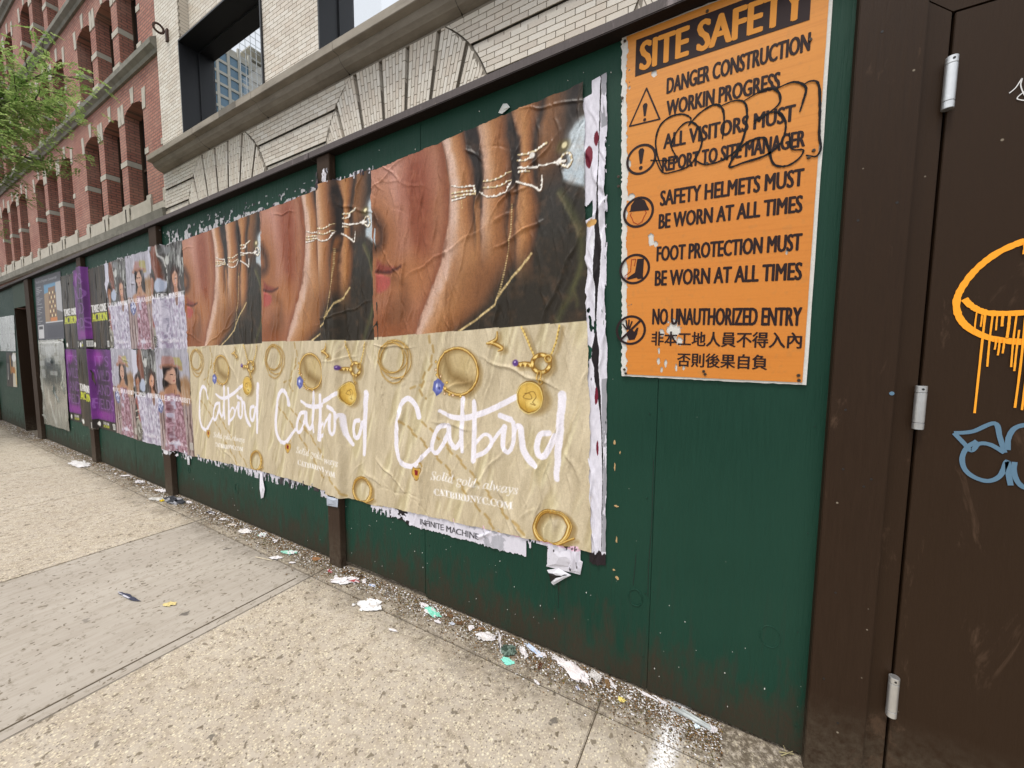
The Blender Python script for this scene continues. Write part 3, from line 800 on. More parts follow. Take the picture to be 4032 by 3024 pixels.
for (p, d) in tips:
    for q in range(3):
        c0 = np.array(p) + rgn.normal(0, .10, 3)
        ang = rgn.uniform(0, 2*math.pi); rd_ = np.array([math.cos(ang), math.sin(ang), rgn.uniform(-.55, .05)]); rd_ /= np.linalg.norm(rd_)
        sdv = np.cross(rd_, [0, 0, 1.0]); sdv /= np.linalg.norm(sdv) + 1e-9; up = np.cross(sdv, rd_)
        Lr = rgn.uniform(.13, .24); nl = 9; tone = rgn.uniform(0, 1)
        for i in range(nl):
            t = (i + .6) / nl; cpt = c0 + rd_ * Lr * t + np.array([0, 0, -.05 * t * t])
            for s in (-1, 1):
                if rgn.random() < .12: continue
                a = s * sdv * .9 + rd_ * .45 + up * rgn.uniform(-.25, .25); a /= np.linalg.norm(a)
                ln = rgn.uniform(.034, .052); wd = rd_ * .015 + up * rgn.uniform(-.004, .004)
                lv.append([cpt, cpt + a * ln * .5 + wd, cpt + a * ln, cpt + a * ln * .5 - wd]); lr.append(min(1, max(0, tone + rgn.normal(0, .18))))
lv = np.array(lv).reshape(-1, 3)
me = bpy.data.meshes.new('crown'); me.from_pydata(lv.tolist(), [], [(4*i, 4*i+1, 4*i+2, 4*i+3) for i in range(len(lr))]); me.update()
at = me.attributes.new('rnd', 'FLOAT', 'FACE'); at.data.foreach_set('value', lr)
o = link('crown', me, M['leaf'], tree); o['kind'] = 'stuff'

# ================================================================== printed sheets
def vnoise(x, y, seed, n=256):
    rg = np.random.default_rng(seed); g = rg.random((n, n))
    xi = np.floor(x).astype(int); yi = np.floor(y).astype(int); fx = x - xi; fy = y - yi
    fx = fx*fx*(3-2*fx); fy = fy*fy*(3-2*fy)
    a = g[xi % n, yi % n]; b = g[(xi+1) % n, yi % n]; c = g[xi % n, (yi+1) % n]; d = g[(xi+1) % n, (yi+1) % n]
    return a*(1-fx)*(1-fy) + b*fx*(1-fy) + c*(1-fx)*fy + d*fx*fy
def fbm(x, y, seed, o=4):
    t = 0; a = .5; s = 0
    for i in range(o):
        t = t + a * vnoise(x * 2**i + 17*i, y * 2**i + 9*i, seed + i); s += a; a *= .55
    return t / s

class Canvas:
    """colour field over a sheet, in metres from its lower left corner"""
    def __init__(s, S, T, bgc=(255, 255, 255)):
        s.S, s.T = S, T; s.c = np.empty((S.size, 3)); s.c[:] = bgc
    def blend(s, idx, m, col):
        m = m[:, None]
        col = np.asarray(col, float)
        if col.ndim == 2: col = col[idx]
        s.c[idx] = s.c[idx] * (1 - m) + col * m
    def all(s, m, col): s.blend(np.arange(s.S.size), np.clip(m, 0, 1), col)
    def near(s, x0, x1, y0, y1):
        return np.nonzero((s.S >= x0) & (s.S <= x1) & (s.T >= y0) & (s.T <= y1))[0]
    def stroke(s, pts, w=None, col=(255, 255, 255), soft=.0025, alpha=1, k=.00085, add=0, smooth=True):
        P = [(p[0], p[1], (p[2] * k if len(p) > 2 else 0) if w is None else w) for p in pts]
        if smooth and len(P) > 2:
            Q = []
            for i in range(len(P) - 1):
                p0 = P[max(0, i-1)]; p1 = P[i]; p2 = P[i+1]; p3 = P[min(len(P)-1, i+2)]
                for q in range(4):
                    t = q / 4
                    Q.append(tuple(.5*((2*p1[j])+(-p0[j]+p2[j])*t+(2*p0[j]-5*p1[j]+4*p2[j]-p3[j])*t*t+(-p0[j]+3*p1[j]-3*p2[j]+p3[j])*t**3) for j in range(3)))
            Q.append(P[-1]); P = Q
        wm = max(p[2] for p in P) / 2 + soft * 1.5
        idx = s.near(min(p[0] for p in P) - wm, max(p[0] for p in P) + wm, min(p[1] for p in P) - wm, max(p[1] for p in P) + wm)
        if not idx.size: return
        x, y = s.S[idx], s.T[idx]; best = np.full(idx.size, 9.)
        for a, b in zip(P[:-1], P[1:]):
            dx, dy = b[0]-a[0], b[1]-a[1]; l2 = dx*dx + dy*dy + 1e-12
            t = np.clip(((x-a[0])*dx + (y-a[1])*dy) / l2, 0, 1)
            d = np.hypot(x - a[0] - t*dx, y - a[1] - t*dy) - (a[2] + (b[2]-a[2])*t) / 2
            np.minimum(best, d, out=best)
        m = np.clip(.5 - best / soft, 0, 1) * alpha
        s.blend(idx, m, col)
    def poly(s, pts, col, soft=.003, alpha=1):
        pad = soft; n = len(pts)
        idx = s.near(min(p[0] for p in pts) - pad, max(p[0] for p in pts) + pad, min(p[1] for p in pts) - pad, max(p[1] for p in pts) + pad)
        if not idx.size: return
        x, y = s.S[idx], s.T[idx]; ins = np.zeros(idx.size, bool); best = np.full(idx.size, 9.)
        for i in range(n):
            a, b = pts[i], pts[(i+1) % n]
            c = ((a[1] > y) != (b[1] > y))
            with np.errstate(divide='ignore', invalid='ignore'):
                xi = (b[0]-a[0]) * (y-a[1]) / ((b[1]-a[1]) if b[1] != a[1] else 1e-12) + a[0]
            ins ^= c & (x < xi)
            dx, dy = b[0]-a[0], b[1]-a[1]; l2 = dx*dx + dy*dy + 1e-12
            t = np.clip(((x-a[0])*dx + (y-a[1])*dy) / l2, 0, 1)
            np.minimum(best, np.hypot(x-a[0]-t*dx, y-a[1]-t*dy), out=best)
        sd_ = np.where(ins, -best, best)
        s.blend(idx, np.clip(.5 - sd_ / soft, 0, 1) * alpha, col)
    def blob(s, x, y, rx, ry, col, soft=.3, alpha=1, rot=0):
        idx = s.near(x - 1.6*max(rx, ry), x + 1.6*max(rx, ry), y - 1.6*max(rx, ry), y + 1.6*max(rx, ry))
        if not idx.size: return
        dx, dy = s.S[idx] - x, s.T[idx] - y; c, sn = math.cos(rot), math.sin(rot)
        d = np.hypot((dx*c + dy*sn) / rx, (-dx*sn + dy*c) / ry)
        s.blend(idx, np.clip((1 - d) / soft + .5, 0, 1) * alpha, col)
    def mask(s, m, col, alpha=1): s.all(m * alpha, col)

_tc = {}
def text_tris(t):
    if t in _tc: return _tc[t]
    c = bpy.data.curves.new('lettering', 'FONT'); c.body = t; c.resolution_u = 3
    o = bpy.data.objects.new('lettering', c); COL.objects.link(o)
    dg = bpy.context.evaluated_depsgraph_get(); me = bpy.data.meshes.new_from_object(o.evaluated_get(dg))
    me.calc_loop_triangles()
    v = np.array([p.co[:2] for p in me.vertices]); tr = np.array([q.vertices[:] for q in me.loop_triangles])
    bpy.data.objects.remove(o); bpy.data.curves.remove(c); bpy.data.meshes.remove(me)
    v = v - v.min(0); _tc[t] = (v, tr); return _tc[t]
def text(cv, t, x, y, w, h, col, alpha=1, bold=0, soft=.0016):
    """set a line of lettering in the box x..x+w, y..y+h"""
    v, tr = text_tris(t); v = v * [w / v[:, 0].max(), h / v[:, 1].max()] + [x, y]
    pad = soft + bold
    idx = cv.near(x - pad, x + w + pad, y - pad, y + h + pad)
    if not idx.size: return
    X, Y = cv.S[idx], cv.T[idx]; m = np.zeros(idx.size)
    for dx, dy in ((0, 0), (bold, 0), (-bold, 0)) if bold else ((0, 0),):
        for (a, b, c) in tr:
            A, B, Cc = v[a] + [dx, dy], v[b] + [dx, dy], v[c] + [dx, dy]
            mnx, mxx = min(A[0], B[0], Cc[0]) - soft, max(A[0], B[0], Cc[0]) + soft
            mny, mxy = min(A[1], B[1], Cc[1]) - soft, max(A[1], B[1], Cc[1]) + soft
            q = np.nonzero((X >= mnx) & (X <= mxx) & (Y >= mny) & (Y <= mxy))[0]
            if not q.size: continue
            px, py = X[q], Y[q]; ar = (B[0]-A[0])*(Cc[1]-A[1]) - (B[1]-A[1])*(Cc[0]-A[0])
            if abs(ar) < 1e-12: continue
            sg = 1 if ar > 0 else -1; dmin = np.full(q.size, 9.)
            for P, Q in ((A, B), (B, Cc), (Cc, A)):
                L = math.hypot(Q[0]-P[0], Q[1]-P[1]) + 1e-12
                np.minimum(dmin, sg * ((Q[0]-P[0])*(py-P[1]) - (Q[1]-P[1])*(px-P[0])) / L, out=dmin)
            m[q] = np.maximum(m[q], np.clip(dmin / soft + .5, 0, 1))
    cv.blend(idx, m * alpha, col)

def drape(x):
    """how far the posts push the pasted paper out from the plywood"""
    d = np.zeros_like(x)
    for a, b in ((-2.150, -2.035), (-4.60, -4.44), (-6.70, -6.545)):
        t = np.clip(1 - np.maximum(np.maximum(a - x, x - b), 0) / .05, 0, 1)
        d = np.maximum(d, .0445 * t*t*(3-2*t))
    return d
def sheet(name, quad, nx, nz, art, lift, label, cat, seed=0, wr=1.0, edge=.006, mat='print', group=None, keepf=None, parent=None, ncr=26, tex=None, drape_on=True, vert=.86):
    """a pasted sheet: quad = BL, BR, TL, TR in (x, z); real creases, ragged edges, colours from art()"""
    BL_, BR_, TL_, TR_ = [np.array(q, float) for q in quad]
    uu, vv = np.meshgrid(np.linspace(0, 1, nx), np.linspace(0, 1, nz), indexing='ij')
    uu = uu.ravel(); vv = vv.ravel()
    W_ = np.linalg.norm(BR_ - BL_); H_ = np.linalg.norm(TL_ - BL_)
    e1 = (fbm(vv * H_ * 22, vv * 0 + 3, seed + 50, 4) - .5) * edge * 2; e2 = (fbm(uu * W_ * 14, uu * 0 + 5, seed + 60, 4) - .5) * edge * 2
    ue = uu + (2*uu - 1) * e1 / W_; ve = vv + (2*vv - 1) * e2 / H_
    P = ((1-ue)*(1-ve))[:, None]*BL_ + (ue*(1-ve))[:, None]*BR_ + ((1-ue)*ve)[:, None]*TL_ + (ue*ve)[:, None]*TR_
    S, T = uu * W_, vv * H_
    rg = np.random.default_rng(seed); d = np.zeros(S.size)
    for i in range(ncr):
        x0, y0 = rg.uniform(0, W_), rg.uniform(0, H_); L = rg.uniform(.04, .26) * (1 if H_ > 1.2 else .6)
        a = rg.normal(math.pi/2, .16) if rg.random() < vert else rg.uniform(0, math.pi)
        w = rg.uniform(.0028, .0065); amp = rg.uniform(.0015, .0058) * rg.choice([1, 1, 1, -.6])
        ca, sa = math.cos(a), math.sin(a); cv_ = rg.uniform(-1, 1)
        rx_ = abs(ca) * L * 1.35 + abs(sa) * .05 + .02; ry_ = abs(sa) * L * 1.35 + abs(ca) * .05 + .02
        ii = np.nonzero((np.abs(S - x0) < rx_) & (np.abs(T - y0) < ry_))[0]
        dx, dy = S[ii] - x0, T[ii] - y0
        al = dx*ca + dy*sa; ac = -dx*sa + dy*ca + .006*np.sin(al*34 + i) + .05 * (al**2) * cv_
        d[ii] += amp * np.exp(-(np.where(ac > 0, ac / w, ac / (w * 2.2)))**2) * np.exp(-(al/L)**4)
    d += .0022 * (fbm(S*9, T*3.5, seed + 7, 4) - .35)
    d += .0011 * (fbm(S*42, T*13, seed + 17, 3) - .4)
    d *= wr
    y = -(lift + np.maximum(d, -.0005)) - (drape(P[:, 0]) if drape_on else 0)
    rgb, keep = art(S, T, W_, H_)
    c = np.clip(rgb, 0, 255) / 255.0
    lin = np.where(c <= .04045, c / 12.92, ((c + .055) / 1.055) ** 2.4)
    q = np.arange(nx*nz).reshape(nx, nz)
    F_ = np.stack([q[:-1, :-1].ravel(), q[1:, :-1].ravel(), q[1:, 1:].ravel(), q[:-1, 1:].ravel()], 1)
    if keep is not None: F_ = F_[keep[F_].mean(1) > .55]
    used = np.unique(F_); remap = -np.ones(nx*nz, int); remap[used] = np.arange(used.size); F_ = remap[F_]
    co = np.stack([P[:, 0], y, P[:, 1]], 1)[used]; lin = lin[used]
    me = bpy.data.meshes.new(name)
    me.vertices.add(len(co)); me.vertices.foreach_set('co', co.ravel())
    me.loops.add(F_.size); me.loops.foreach_set('vertex_index', F_.ravel().astype(np.int32))
    me.polygons.add(len(F_)); me.polygons.foreach_set('loop_start', (np.arange(len(F_)) * 4).astype(np.int32))
    me.polygons.foreach_set('use_smooth', np.ones(len(F_), bool))
    me.update(calc_edges=True); me.validate()
    ca_ = me.color_attributes.new('Col', 'FLOAT_COLOR', 'POINT')
    ca_.data.foreach_set('color', np.concatenate([lin, np.ones((len(lin), 1))], 1).ravel())
    o = link(name, me, M[mat], parent)
    return tag(o, label, cat, group)

